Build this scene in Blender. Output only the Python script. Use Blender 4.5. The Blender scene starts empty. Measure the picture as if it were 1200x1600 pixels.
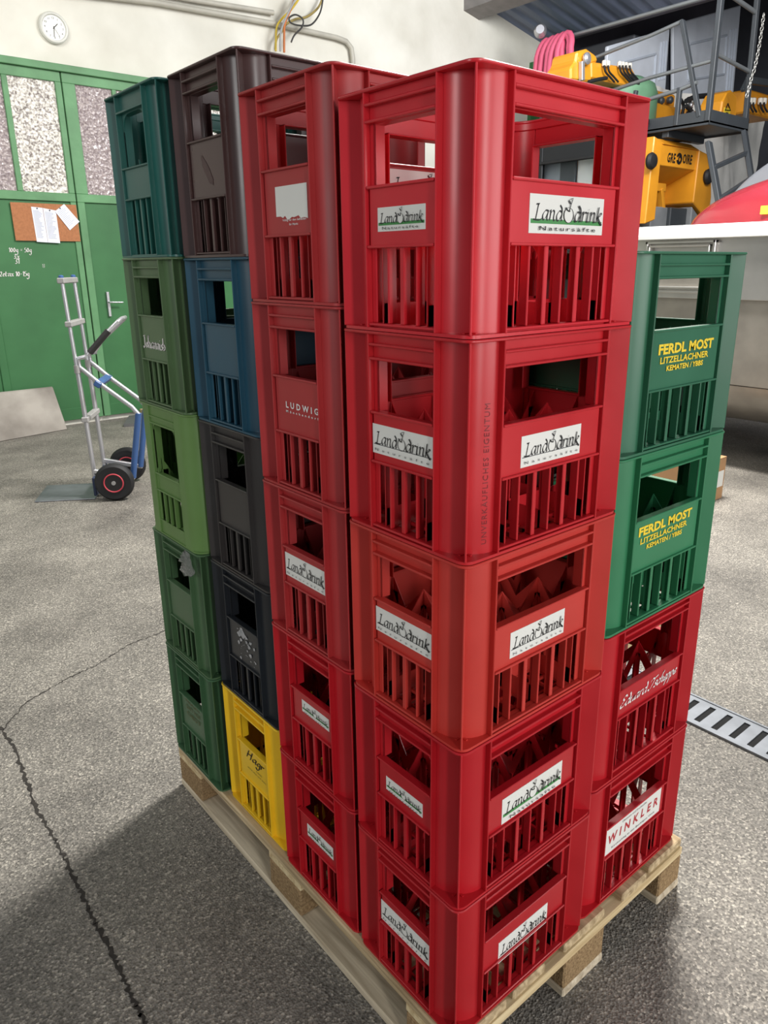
import bpy, bmesh, math, random
from mathutils import Vector, Matrix, noise
random.seed(7)
SC = bpy.context.scene
COL = SC.collection

# ------------------------------------------------------------------ camera
CAM_C = Vector((-0.7175, -0.6991, 1.5232))
F_PX, CX, CY = 1151.1912, 622.1954, 775.5556
ROT = [[0.7628757, -0.6465065, -0.0070804], [-0.1986085, -0.2239076, -0.9541593], [0.6152848, 0.7293112, -0.2992154]]
cam_d = bpy.data.cameras.new('camera')
cam_d.sensor_fit = 'VERTICAL'
cam_d.sensor_height = 36.0
cam_d.lens = F_PX / 1600.0 * 36.0
cam_d.shift_x = (600 - CX) / 1600.0
cam_d.shift_y = (CY - 800) / 1600.0
cam_d.clip_start = 0.02
cam = bpy.data.objects.new('camera', cam_d)
COL.objects.link(cam)
m3 = Matrix(((ROT[0][0], -ROT[1][0], -ROT[2][0]), (ROT[0][1], -ROT[1][1], -ROT[2][1]), (ROT[0][2], -ROT[1][2], -ROT[2][2])))
cam.matrix_world = Matrix.Translation(CAM_C) @ m3.to_4x4()
SC.camera = cam

# ------------------------------------------------------------------ world, lights, exposure
world = bpy.data.worlds.new('world'); SC.world = world
world.use_nodes = True
wn = world.node_tree.nodes['Background']
wn.inputs[0].default_value = (0.80, 0.90, 1.0, 1)
wn.inputs[1].default_value = 0.20

def area(name, loc, target, sx, sy, power, color=(1, 1, 1), spread=180):
    d = bpy.data.lights.new(name, 'AREA'); d.shape = 'RECTANGLE'; d.size = sx; d.size_y = sy
    d.energy = power; d.color = color; d.spread = math.radians(spread)
    o = bpy.data.objects.new(name, d); COL.objects.link(o)
    o.location = loc
    o.rotation_euler = (Vector(target) - Vector(loc)).to_track_quat('-Z', 'Y').to_euler()
    return o
area('skylight', (3.4, 2.0, 4.9), (1.6, 0.9, 0), 1.0, 1.0, 560, (1.0, 0.98, 0.93))
area('gate_daylight', (2.2, -5.4, 1.9), (0.6, 1.0, 1.2), 4.0, 2.6, 190, (1.0, 0.98, 0.97))
area('gate_gap', (-1.35, -5.0, 2.2), (0.2, 0.2, 1.3), 0.45, 3.2, 110, (1.0, 0.99, 0.97))
area('side_window', (-6.0, 0.6, 2.8), (0.2, 0.6, 1.2), 1.2, 2.2, 85, (1.0, 0.99, 0.97))
area('fill_harvester', (5.0, 0.6, 4.4), (7.6, 4.6, 2.6), 2.0, 1.6, 230, (1.0, 0.99, 0.98))  # added fill light that brightens the harvester, not an actual opening
area('fill_back_wall', (-0.6, 3.4, 4.9), (2.4, 7.0, 2.2), 2.5, 1.6, 120, (1.0, 0.97, 0.9))  # added fill light aimed at the back wall, hung free in the room
area('fill_far_wall', (5.2, 3.4, 4.7), (6.6, 7.0, 3.6), 2.0, 1.2, 80, (0.96, 0.98, 1.0))  # added fill light to lift the far right part of the wall

SC.view_settings.view_transform = 'Standard'
SC.view_settings.look = 'None'
SC.view_settings.gamma = 1.0
SC.view_settings.use_curve_mapping = False
SC.view_settings.exposure = 0.0

# ------------------------------------------------------------------ helpers
def lin(c):
    out = []
    for v in c[:3]:
        v /= 255.0
        out.append(v / 12.92 if v <= 0.04045 else ((v + 0.055) / 1.055) ** 2.4)
    return (out[0], out[1], out[2], 1.0)

def ray(u, v):
    a, b = (u - CX) / F_PX, (v - CY) / F_PX
    return Vector([ROT[0][i] * a + ROT[1][i] * b + ROT[2][i] for i in range(3)])
def hit(u, v, axis, val):
    d = ray(u, v); t = (val - CAM_C[axis]) / d[axis]
    return CAM_C + d * t
def atx(u, v, X): return hit(u, v, 0, X)
def aty(u, v, Y): return hit(u, v, 1, Y)
def atz(u, v, Z=0.0): return hit(u, v, 2, Z)

MATS = {}
def mat(name, col, rough=0.45, metal=0.0, var=0.10, scale=6.0, bump=0.0, bscale=60.0, spec=0.5, detail=4.0, col2=None, coat=0.0):
    """procedural plastic / paint / metal with a soft noise variation"""
    if name in MATS: return MATS[name]
    m = bpy.data.materials.new(name); m.use_nodes = True
    nt = m.node_tree; b = nt.nodes['Principled BSDF']
    c = lin(col)
    tc = nt.nodes.new('ShaderNodeTexCoord')
    nz = nt.nodes.new('ShaderNodeTexNoise'); nz.inputs['Scale'].default_value = scale; nz.inputs['Detail'].default_value = detail
    nt.links.new(tc.outputs['Object'], nz.inputs['Vector'])
    rp = nt.nodes.new('ShaderNodeValToRGB')
    rp.color_ramp.elements[0].position = 0.3; rp.color_ramp.elements[1].position = 0.7
    if col2 is None:
        rp.color_ramp.elements[0].color = (c[0] * (1 - var), c[1] * (1 - var), c[2] * (1 - var), 1)
        rp.color_ramp.elements[1].color = (min(1, c[0] * (1 + var)), min(1, c[1] * (1 + var)), min(1, c[2] * (1 + var)), 1)
    else:
        rp.color_ramp.elements[0].color = c; rp.color_ramp.elements[1].color = lin(col2)
    nt.links.new(nz.outputs['Fac'], rp.inputs['Fac'])
    nt.links.new(rp.outputs['Color'], b.inputs['Base Color'])
    b.inputs['Roughness'].default_value = rough
    b.inputs['Metallic'].default_value = metal
    b.inputs['Specular IOR Level'].default_value = spec
    b.inputs['Coat Weight'].default_value = coat
    if bump > 0:
        n2 = nt.nodes.new('ShaderNodeTexNoise'); n2.inputs['Scale'].default_value = bscale; n2.inputs['Detail'].default_value = 5
        nt.links.new(tc.outputs['Object'], n2.inputs['Vector'])
        bp = nt.nodes.new('ShaderNodeBump'); bp.inputs['Strength'].default_value = bump; bp.inputs['Distance'].default_value = 0.01
        nt.links.new(n2.outputs['Fac'], bp.inputs['Height']); nt.links.new(bp.outputs['Normal'], b.inputs['Normal'])
    MATS[name] = m
    return m

class MB:
    """collects faces and builds one mesh"""
    def __init__(s): s.v = []; s.f = []; s.mi = []; s.cur = 0
    def add(s, vs, fs):
        o = len(s.v); s.v += [tuple(p) for p in vs]
        for f in fs: s.f.append([o + i for i in f]); s.mi.append(s.cur)
    def box(s, x0, x1, y0, y1, z0, z1):
        if x0 > x1: x0, x1 = x1, x0
        if y0 > y1: y0, y1 = y1, y0
        if z0 > z1: z0, z1 = z1, z0
        s.add([(x0, y0, z0), (x1, y0, z0), (x1, y1, z0), (x0, y1, z0), (x0, y0, z1), (x1, y0, z1), (x1, y1, z1), (x0, y1, z1)],
              [(3, 2, 1, 0), (4, 5, 6, 7), (0, 1, 5, 4), (1, 2, 6, 5), (2, 3, 7, 6), (3, 0, 4, 7)])
    def hexa(s, b, t):
        s.add(list(b) + list(t), [(3, 2, 1, 0), (4, 5, 6, 7), (0, 1, 5, 4), (1, 2, 6, 5), (2, 3, 7, 6), (3, 0, 4, 7)])
    def prism(s, pts, vec):
        n = len(pts); q = [Vector(p) for p in pts]; w = [p + Vector(vec) for p in q]
        nrm = Vector((0, 0, 0))
        for i in range(n): nrm += q[i].cross(q[(i + 1) % n])
        if nrm.dot(Vector(vec)) < 0: q.reverse(); w.reverse()
        s.add(q + w, [tuple(range(n - 1, -1, -1)), tuple(range(n, 2 * n))] + [(i, (i + 1) % n, n + (i + 1) % n, n + i) for i in range(n)])
    def bar(s, a, b, w, h, up=(0, 0, 1)):
        a = Vector(a); b = Vector(b); d = (b - a).normalized(); up = Vector(up)
        if abs(d.dot(up)) > 0.98: up = Vector((0, 1, 0))
        sx = d.cross(up).normalized() * w / 2; sy = sx.cross(d).normalized() * h / 2
        s.hexa([a - sx - sy, a + sx - sy, a + sx + sy, a - sx + sy], [b - sx - sy, b + sx - sy, b + sx + sy, b - sx + sy])
    def tube(s, path, r, n=10, closed=False, caps=True):
        P = [Vector(p) for p in path]; m = len(P); rings = []
        prev = None
        for i, p in enumerate(P):
            if closed: d = P[(i + 1) % m] - P[i - 1]
            else: d = P[min(i + 1, m - 1)] - P[max(i - 1, 0)]
            d.normalize()
            if prev is None:
                up = Vector((0, 0, 1)) if abs(d.z) < 0.9 else Vector((1, 0, 0))
                e = d.cross(up).normalized()
            else:
                e = (prev - d * prev.dot(d))
                e = e.normalized() if e.length > 1e-6 else d.orthogonal().normalized()
            prev = e; g = d.cross(e)
            rr = r[i] if isinstance(r, (list, tuple)) else r
            rings.append([p + (e * math.cos(2 * math.pi * k / n) + g * math.sin(2 * math.pi * k / n)) * rr for k in range(n)])
        vs = [q for rg in rings for q in rg]; fs = []
        for i in range(m if closed else m - 1):
            j = (i + 1) % m
            for k in range(n):
                k2 = (k + 1) % n
                fs.append((i * n + k, j * n + k, j * n + k2, i * n + k2))
        if caps and not closed:
            fs.append(tuple(range(n))); fs.append(tuple(range(m * n - 1, (m - 1) * n - 1, -1)))
        s.add(vs, fs)
    def lathe(s, prof, center, axis, n=32, ref=None):
        ax = Vector(axis).normalized(); e = ax.orthogonal().normalized() if ref is None else Vector(ref); g = ax.cross(e); c = Vector(center)
        vs = []; fs = []; m = len(prof)
        for (r, h) in prof:
            for k in range(n):
                a = 2 * math.pi * k / n
                vs.append(c + ax * h + (e * math.cos(a) + g * math.sin(a)) * r)
        for i in range(m - 1):
            for k in range(n):
                k2 = (k + 1) % n
                fs.append((i * n + k, i * n + k2, (i + 1) * n + k2, (i + 1) * n + k))
        fs.append(tuple(range(n - 1, -1, -1))); fs.append(tuple(range((m - 1) * n, m * n)))
        s.add(vs, fs)
    def disc(s, c, r, nrm, n=24):
        ax = Vector(nrm).normalized(); e = ax.orthogonal().normalized(); g = ax.cross(e); c = Vector(c)
        s.add([c + (e * math.cos(2 * math.pi * k / n) + g * math.sin(2 * math.pi * k / n)) * r for k in range(n)], [tuple(range(n))])
    def mesh(s, name, bevel=0.0, smooth=None, recalc=True):
        me = bpy.data.meshes.new(name)
        me.from_pydata(s.v, [], s.f)
        for i, p in enumerate(me.polygons): p.material_index = s.mi[i]
        me.update()
        if bevel > 0 or recalc:
            bm = bmesh.new(); bm.from_mesh(me)
            if recalc: bmesh.ops.recalc_face_normals(bm, faces=bm.faces)
            if bevel > 0:
                es = [e for e in bm.edges if len(e.link_faces) == 2 and e.calc_face_angle(0) > 0.6]
                bmesh.ops.bevel(bm, geom=es, offset=bevel, segments=1, affect='EDGES', profile=0.6, clamp_overlap=True)
            bm.to_mesh(me); bm.free()
        if smooth is not None:
            for p in me.polygons: p.use_smooth = True
            me.set_sharp_from_angle(angle=math.radians(smooth))
        return me
    def build(s, name, mats, parent=None, bevel=0.0, smooth=None, recalc=True):
        me = s.mesh(name, bevel, smooth, recalc)
        if not isinstance(mats, (list, tuple)): mats = [mats]
        for m in mats: me.materials.append(m)
        return link(name, me, parent)

def link(name, me, parent=None):
    o = bpy.data.objects.new(name, me); COL.objects.link(o)
    if parent is not None: o.parent = parent
    return o
def tag(o, label=None, cat=None, group=None, kind=None):
    if label: o['label'] = label
    if cat: o['category'] = cat
    if group: o['group'] = group
    if kind: o['kind'] = kind
    return o
def thing(name, label, cat, loc=(0, 0, 0), rz=0, group=None):
    o = bpy.data.objects.new(name, None); COL.objects.link(o)
    o.empty_display_size = 0.1
    o.location = loc; o.rotation_euler = (0, 0, rz)
    return tag(o, label, cat, group)

# ------------------------------------------------------------------ lettering
_txt = {}
def font_polys(s, bold=0.0, shear=0.0, spacing=1.0):
    """outline of a line of type as 2-D triangles, cap height about 0.73, starting at x = 0"""
    key = (s, bold, shear, spacing)
    if key in _txt: return _txt[key]
    cu = bpy.data.curves.new('type', 'FONT'); cu.body = s; cu.offset = bold; cu.shear = shear; cu.space_character = spacing
    cu.resolution_u = 2
    ob = bpy.data.objects.new('type', cu); COL.objects.link(ob)
    dg = bpy.context.evaluated_depsgraph_get()
    ev = ob.evaluated_get(dg); me = ev.to_mesh()
    vs = [(v.co.x, v.co.y) for v in me.vertices]; fs = [tuple(p.vertices) for p in me.polygons]
    ev.to_mesh_clear()
    bpy.data.objects.remove(ob); bpy.data.curves.remove(cu)
    _txt[key] = (vs, fs)
    return vs, fs

def crom(pts, n=6):
    if len(pts) < 3:
        return [(pts[0][0] + (pts[-1][0] - pts[0][0]) * i / n, pts[0][1] + (pts[-1][1] - pts[0][1]) * i / n) for i in range(n + 1)]
    P = [pts[0]] + list(pts) + [pts[-1]]; out = []
    for i in range(1, len(P) - 2):
        p0, p1, p2, p3 = P[i - 1], P[i], P[i + 1], P[i + 2]
        for k in range(n):
            t = k / n
            out.append(tuple(0.5 * (2 * p1[j] + (p2[j] - p0[j]) * t + (2 * p0[j] - 5 * p1[j] + 4 * p2[j] - p3[j]) * t * t + (3 * p1[j] - p0[j] - 3 * p2[j] + p3[j]) * t ** 3) for j in (0, 1)))
    out.append(tuple(pts[-1]))
    return out
GLYPH = {
 'L': (1.05, [[(.15, 1.9), (.55, 1.95)], [(.42, 1.95), (.36, 1.0), (.26, .08)], [(-.08, .06), (.45, .0), (.85, .03), (1.1, .2)]]),
 'a': (.98, [[(.78, .9), (.42, .95), (.1, .5), (.22, .05), (.5, .22), (.78, .8)], [(.8, .98), (.7, .3), (.78, .02), (.95, .15)]]),
 'n': (.92, [[(.0, .85), (.14, .98), (.12, 0)], [(.12, .6), (.4, .97), (.64, .85), (.62, .3), (.7, .0), (.88, .12)]]),
 'd': (.98, [[(.74, .86), (.42, .97), (.1, .5), (.24, .03), (.55, .14), (.78, .62)], [(.42, 1.95), (.70, 1.4), (.80, .7), (.79, .06), (.98, .14)]]),
 'r': (.66, [[(.0, .85), (.14, .98), (.12, 0)], [(.12, .6), (.36, .97), (.62, .9)]]),
 'i': (.42, [[(.0, .85), (.12, .97), (.1, .12), (.28, .04)], [(.15, 1.38), (.22, 1.48)]]),
 'k': (.85, [[(.18, 1.95), (.12, 0)], [(.15, .45), (.5, .97), (.62, .8), (.2, .5)], [(.22, .5), (.55, .05), (.86, -.25)]]),
 'E': (1.0, [[(.85, 1.6), (.5, 1.95), (.15, 1.5), (.5, 1.05), (.08, .55), (.25, .0), (.75, .15), (.95, .5)]]),
 'u': (.9, [[(.0, .8), (.12, .95), (.1, .2), (.35, .0), (.65, .45), (.7, .95)], [(.7, .95), (.66, .1), (.9, .12)]]),
 'T': (1.0, [[(-.1, 1.4), (.15, 1.85), (.6, 1.7), (1.25, 1.95)], [(.75, 1.75), (.5, .6), (.15, -.05), (-.2, .2)]]),
 's': (.62, [[(.6, .85), (.34, .98), (.16, .75), (.48, .35), (.36, .03), (.02, .12)]]),
 'c': (.66, [[(.6, .8), (.36, .96), (.1, .5), (.3, .0), (.66, .22)]]),
 'h': (.84, [[(.35, 1.75), (.2, 1.95), (.1, 0)], [(.12, .55), (.4, .96), (.6, .7), (.55, .1), (.82, .12)]]),
 'e': (.68, [[(.1, .4), (.55, .6), (.42, .96), (.12, .6), (.22, .03), (.68, .25)]]),
 'p': (.8, [[(.15, 1.0), (.0, -.95)], [(.12, .65), (.45, .97), (.66, .5), (.4, .0), (.1, .15)]]),
 'J': (.8, [[(.1, 1.85), (.75, 1.9)], [(.5, 1.9), (.45, .4), (.2, -.1), (-.1, .2)]]),
 'o': (.72, [[(.36, .96), (.08, .5), (.3, 0), (.62, .45), (.36, .96)]]),
 'b': (.78, [[(.14, 1.9), (.1, .05)], [(.1, .3), (.4, .0), (.64, .5), (.36, .94), (.1, .6)]]),
 'H': (1.15, [[(.2, 1.9), (.05, 0)], [(.95, 1.95), (.8, -.1)], [(.0, .85), (1.0, 1.15)]]),
 'g': (.78, [[(.62, .85), (.32, .97), (.1, .5), (.3, .08), (.62, .6)], [(.64, .97), (.55, -.5), (.25, -.95), (-.1, -.6)]]),
 't': (.5, [[(.25, 1.5), (.18, .2), (.45, .05)], [(.0, .95), (.5, 1.0)]]),
 'x': (.7, [[(.05, .9), (.6, .0)], [(.6, .9), (.05, .0)]]),
 '0': (.8, [[(.36, 1.5), (.06, .75), (.32, 0), (.64, .7), (.36, 1.5)]]),
 '1': (.5, [[(.05, 1.15), (.3, 1.5), (.28, 0)]]),
 '2': (.75, [[(.05, 1.2), (.35, 1.5), (.55, 1.1), (.05, .05)], [(.05, .05), (.65, .05)]]),
 '3': (.7, [[(.05, 1.35), (.4, 1.5), (.5, 1.1), (.22, .82), (.55, .5), (.35, .0), (.0, .15)]]),
 '5': (.7, [[(.55, 1.5), (.15, 1.45), (.12, .85), (.45, .9), (.58, .4), (.3, .0), (.0, .12)]]),
 '=': (.8, [[(.1, .55), (.65, .6)], [(.1, .9), (.65, .95)]]),
 '-': (.7, [[(.1, .7), (.55, .74)]]),
 ':': (.3, [[(.1, .2), (.16, .28)], [(.1, .8), (.16, .88)]]),
 ' ': (.5, []),
}
def pen(text, nib=.16, ang=40, shear=0.0, spacing=1.0, n=5, asc=1.0):
    """broad-nib pen lettering: the nib swept along each stroke, x-height 1"""
    vs, fs = [], []; x = 0
    nx, ny = nib / 2 * math.cos(math.radians(ang)), nib / 2 * math.sin(math.radians(ang))
    tx = nib * .14
    for ch in text:
        adv, strokes = GLYPH[ch]
        for st in strokes:
            p = [(a, b if b < 1 else 1 + (b - 1) * asc) for a, b in crom(st, n)]
            base = len(vs)
            for i, (a, b) in enumerate(p):
                q0 = p[max(i - 1, 0)]; q1 = p[min(i + 1, len(p) - 1)]
                dx, dy = q1[0] - q0[0], q1[1] - q0[1]; l = math.hypot(dx, dy) or 1
                px, py = -dy / l * tx, dx / l * tx
                sg = 1 if (px * nx + py * ny) >= 0 else -1
                ox, oy = nx + px * sg, ny + py * sg
                a2 = a + x + b * shear
                vs.append((a2 - ox, b - oy)); vs.append((a2 + ox, b + oy))
            for i in range(len(p) - 1):
                fs.append((base + 2 * i, base + 2 * i + 1, base + 2 * i + 3, base + 2 * i + 2))
        x += adv * spacing
    return vs, fs, x

def fit(polys, x0, x1, y0=None, y1=None, base=None, size=None):
    """scale 2-D polygons so that they span x0..x1 (and y0..y1, or sit on a baseline at a size)"""
    vs, fs = polys[0], polys[1]
    ax = [p[0] for p in vs]; ay = [p[1] for p in vs]
    sx = (x1 - x0) / (max(ax) - min(ax))
    if y0 is not None:
        sy = (y1 - y0) / (max(ay) - min(ay)); oy = y0 - min(ay) * sy
    else:
        sy = size; oy = base
    return [((p[0] - min(ax)) * sx + x0, p[1] * sy + oy) for p in vs], fs

def ring2d(cx, cy, rx, ry, t, a0=0, a1=360, n=28):
    vs, fs = [], []
    for i in range(n + 1):
        a = math.radians(a0 + (a1 - a0) * i / n)
        vs.append((cx + rx * math.cos(a), cy + ry * math.sin(a))); vs.append((cx + (rx - t) * math.cos(a), cy + (ry - t) * math.sin(a)))
    for i in range(n): fs.append((2 * i, 2 * i + 1, 2 * i + 3, 2 * i + 2))
    return vs, fs

# ------------------------------------------------------------------ materials
def wood_mat(name, c1, c2, rough=0.75, axis=1):
    m = bpy.data.materials.new(name); m.use_nodes = True; nt = m.node_tree; b = nt.nodes['Principled BSDF']
    tc = nt.nodes.new('ShaderNodeTexCoord'); mp = nt.nodes.new('ShaderNodeMapping')
    sc = [28, 28, 28]; sc[axis] = 1.6
    mp.inputs['Scale'].default_value = sc
    nt.links.new(tc.outputs['Object'], mp.inputs['Vector'])
    nz = nt.nodes.new('ShaderNodeTexNoise'); nz.inputs['Scale'].default_value = 2.0; nz.inputs['Detail'].default_value = 6; nz.inputs['Distortion'].default_value = 0.6
    nt.links.new(mp.outputs[0], nz.inputs['Vector'])
    rp = nt.nodes.new('ShaderNodeValToRGB'); rp.color_ramp.elements[0].position = .32; rp.color_ramp.elements[1].position = .68
    rp.color_ramp.elements[0].color = lin(c1); rp.color_ramp.elements[1].color = lin(c2)
    nt.links.new(nz.outputs['Fac'], rp.inputs['Fac']); nt.links.new(rp.outputs[0], b.inputs['Base Color'])
    b.inputs['Roughness'].default_value = rough; b.inputs['Specular IOR Level'].default_value = .2
    bp = nt.nodes.new('ShaderNodeBump'); bp.inputs['Strength'].default_value = .35; bp.inputs['Distance'].default_value = .004
    nt.links.new(nz.outputs['Fac'], bp.inputs['Height']); nt.links.new(bp.outputs[0], b.inputs['Normal'])
    return m
M_deck = wood_mat('pallet board wood', (150, 128, 96), (212, 190, 152))
M_cross = wood_mat('pallet cross board wood', (186, 160, 118), (232, 214, 172), axis=0)
M_runner = wood_mat('pallet runner wood', (172, 156, 132), (222, 208, 182))
M_block = mat('pressed chip block', (128, 104, 76), .9, var=.3, scale=160, bump=.6, bscale=220, col2=(178, 150, 112), spec=.1)
M_white = mat('sticker white', (226, 226, 220), .5, var=.03)
M_black = mat('print black', (22, 22, 24), .5, var=.02)
M_grey_print = mat('print grey', (70, 72, 76), .5, var=.02)
M_green_print = mat('print green', (66, 140, 74), .5, var=.05)
M_yellow_print = mat('print yellow', (238, 206, 50), .5, var=.05)
M_white_print = mat('print white', (232, 226, 224), .5, var=.03)
M_red_print = mat('print red', (176, 28, 44), .5, var=.03)
M_gold_print = mat('print faded gold', (86, 96, 52), .6, var=.1)
M_silver = mat('aluminium tube', (200, 200, 204), .32, metal=.75, var=.05)
M_steel = mat('galvanised steel', (128, 131, 136), .5, metal=.7, var=.12, scale=14)
M_dark = mat('dark painted steel', (62, 66, 70), .45, var=.08)
M_yellow = mat('machine yellow', (226, 152, 38), .38, var=.06, coat=.2)
M_yellow_dark = mat('machine ochre', (206, 136, 30), .45, var=.08)
M_rubber = mat('black rubber', (26, 26, 28), .65, var=.1)
M_blue = mat('blue enamel', (56, 88, 138), .4, var=.08)
M_tarp = mat('grey white cloth', (214, 213, 208), .85, var=.10, scale=3, bump=.3, bscale=8)
M_panelgrey = mat('light grey moulded panel', (214, 220, 230), .5, var=.05)
M_panelshade = mat('grey moulded recess', (190, 198, 210), .5, var=.05)

def plastic(name, col, rough=.30, var=.07, worn=0.25):
    """injection moulded plastic, faded in soft patches with fine dirt specks"""
    m = bpy.data.materials.new(name); m.use_nodes = True; nt = m.node_tree; b = nt.nodes['Principled BSDF']
    c = lin(col)
    ge = nt.nodes.new('ShaderNodeNewGeometry')
    n1 = nt.nodes.new('ShaderNodeTexNoise'); n1.inputs['Scale'].default_value = 7; n1.inputs['Detail'].default_value = 3
    nt.links.new(ge.outputs['Position'], n1.inputs['Vector'])
    rp = nt.nodes.new('ShaderNodeValToRGB'); rp.color_ramp.elements[0].position = .3; rp.color_ramp.elements[1].position = .72
    rp.color_ramp.elements[0].color = (c[0] * (1 - var), c[1] * (1 - var), c[2] * (1 - var), 1)
    rp.color_ramp.elements[1].color = (min(1, c[0] * (1 + var)), c[1] * (1 + var) + .004, c[2] * (1 + var) + .004, 1)
    nt.links.new(n1.outputs['Fac'], rp.inputs['Fac'])
    n2 = nt.nodes.new('ShaderNodeTexNoise'); n2.inputs['Scale'].default_value = 240; n2.inputs['Detail'].default_value = 2
    nt.links.new(ge.outputs['Position'], n2.inputs['Vector'])
    r2 = nt.nodes.new('ShaderNodeValToRGB'); r2.color_ramp.elements[0].position = .70; r2.color_ramp.elements[1].position = .78
    r2.color_ramp.elements[0].color = (0, 0, 0, 1); r2.color_ramp.elements[1].color = (worn, worn, worn, 1)
    nt.links.new(n2.outputs['Fac'], r2.inputs['Fac'])
    mx = nt.nodes.new('ShaderNodeMix'); mx.data_type = 'RGBA'
    nt.links.new(r2.outputs['Color'], mx.inputs['Factor']); nt.links.new(rp.outputs['Color'], mx.inputs['A'])
    mx.inputs['B'].default_value = (c[0] * .55 + .02, c[1] * .55 + .02, c[2] * .55 + .02, 1)
    nt.links.new(mx.outputs['Result'], b.inputs['Base Color'])
    r3 = nt.nodes.new('ShaderNodeMapRange'); r3.inputs['To Min'].default_value = rough - .07; r3.inputs['To Max'].default_value = rough + .1
    nt.links.new(n1.outputs['Fac'], r3.inputs['Value']); nt.links.new(r3.outputs[0], b.inputs['Roughness'])
    bp = nt.nodes.new('ShaderNodeBump'); bp.inputs['Strength'].default_value = .05; bp.inputs['Distance'].default_value = .002
    n3 = nt.nodes.new('ShaderNodeTexNoise'); n3.inputs['Scale'].default_value = 35
    nt.links.new(ge.outputs['Position'], n3.inputs['Vector'])
    nt.links.new(n3.outputs['Fac'], bp.inputs['Height']); nt.links.new(bp.outputs[0], b.inputs['Normal'])
    return m

# ------------------------------------------------------------------ setting
def floor_mat():
    m = bpy.data.materials.new('worn asphalt screed'); m.use_nodes = True; nt = m.node_tree; b = nt.nodes['Principled BSDF']
    ge = nt.nodes.new('ShaderNodeNewGeometry')
    n1 = nt.nodes.new('ShaderNodeTexNoise'); n1.inputs['Scale'].default_value = 1.7; n1.inputs['Detail'].default_value = 9; n1.inputs['Roughness'].default_value = .62
    v1 = nt.nodes.new('ShaderNodeTexVoronoi'); v1.inputs['Scale'].default_value = 190
    n2 = nt.nodes.new('ShaderNodeTexNoise'); n2.inputs['Scale'].default_value = 130; n2.inputs['Detail'].default_value = 4
    for n in (n1, v1, n2): nt.links.new(ge.outputs['Position'], n.inputs['Vector'])
    base = nt.nodes.new('ShaderNodeValToRGB')
    base.color_ramp.elements[0].position = .3; base.color_ramp.elements[1].position = .7
    base.color_ramp.elements[0].color = lin((100, 96, 91)); base.color_ramp.elements[1].color = lin((150, 145, 137))
    nt.links.new(n1.outputs['Fac'], base.inputs['Fac'])
    # aggregate stones: some cells pale, some dark
    cr = nt.nodes.new('ShaderNodeValToRGB'); cr.color_ramp.interpolation = 'LINEAR'
    e = cr.color_ramp.elements
    e[0].position = .0; e[0].color = (.50, .49, .48, 1); e[1].position = 1.0; e[1].color = (1.9, 1.87, 1.8, 1)
    x = e.new(.30); x.color = (.8, .79, .78, 1)
    x = e.new(.78); x.color = (1.08, 1.07, 1.05, 1)
    sep = nt.nodes.new('ShaderNodeSeparateColor'); nt.links.new(v1.outputs['Color'], sep.inputs[0])
    nt.links.new(sep.outputs[0], cr.inputs['Fac'])
    mul = nt.nodes.new('ShaderNodeMix'); mul.data_type = 'RGBA'; mul.blend_type = 'MULTIPLY'; mul.inputs['Factor'].default_value = 1
    nt.links.new(base.outputs[0], mul.inputs['A']); nt.links.new(cr.outputs[0], mul.inputs['B'])
    fine = nt.nodes.new('ShaderNodeMapRange'); fine.inputs['From Min'].default_value = .3; fine.inputs['From Max'].default_value = .7
    fine.inputs['To Min'].default_value = .62; fine.inputs['To Max'].default_value = 1.3
    nt.links.new(n2.outputs['Fac'], fine.inputs['Value'])
    mul2 = nt.nodes.new('ShaderNodeMix'); mul2.data_type = 'RGBA'; mul2.blend_type = 'MULTIPLY'; mul2.inputs['Factor'].default_value = 1
    nt.links.new(mul.outputs['Result'], mul2.inputs['A']); nt.links.new(fine.outputs[0], mul2.inputs['B'])
    nt.links.new(mul2.outputs['Result'], b.inputs['Base Color'])
    b.inputs['Roughness'].default_value = .62; b.inputs['Specular IOR Level'].default_value = .45
    add = nt.nodes.new('ShaderNodeMath'); add.operation = 'ADD'
    nt.links.new(n2.outputs['Fac'], add.inputs[0]); nt.links.new(v1.outputs['Distance'], add.inputs[1])
    bp = nt.nodes.new('ShaderNodeBump'); bp.inputs['Strength'].default_value = .5; bp.inputs['Distance'].default_value = .005
    nt.links.new(add.outputs[0], bp.inputs['Height']); nt.links.new(bp.outputs[0], b.inputs['Normal'])
    return m
fl = MB(); fl.add([(-7, -7, 0), (13.5, -7, 0), (13.5, 7.09, 0), (-7, 7.09, 0)], [(0, 1, 2, 3)])
tag(fl.build('floor', floor_mat()), kind='structure')

M_plaster = mat('stained plaster', (205, 202, 190), .85, var=.0, scale=1.6, bump=.25, bscale=14, spec=.15, detail=8, col2=(228, 226, 216))
WY = 7.09
w = MB(); w.box(-7, 13.7, WY, WY + .25, 0, 7.2)
tag(w.build('wall_back', M_plaster), kind='structure')
M_darkwall = mat('dark shed cladding', (74, 76, 84), .7, var=.08)
w = MB(); w.box(13.5, 13.7, -1.0, WY, 0, 6.0)
tag(w.build('wall_right', M_darkwall), kind='structure')

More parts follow.
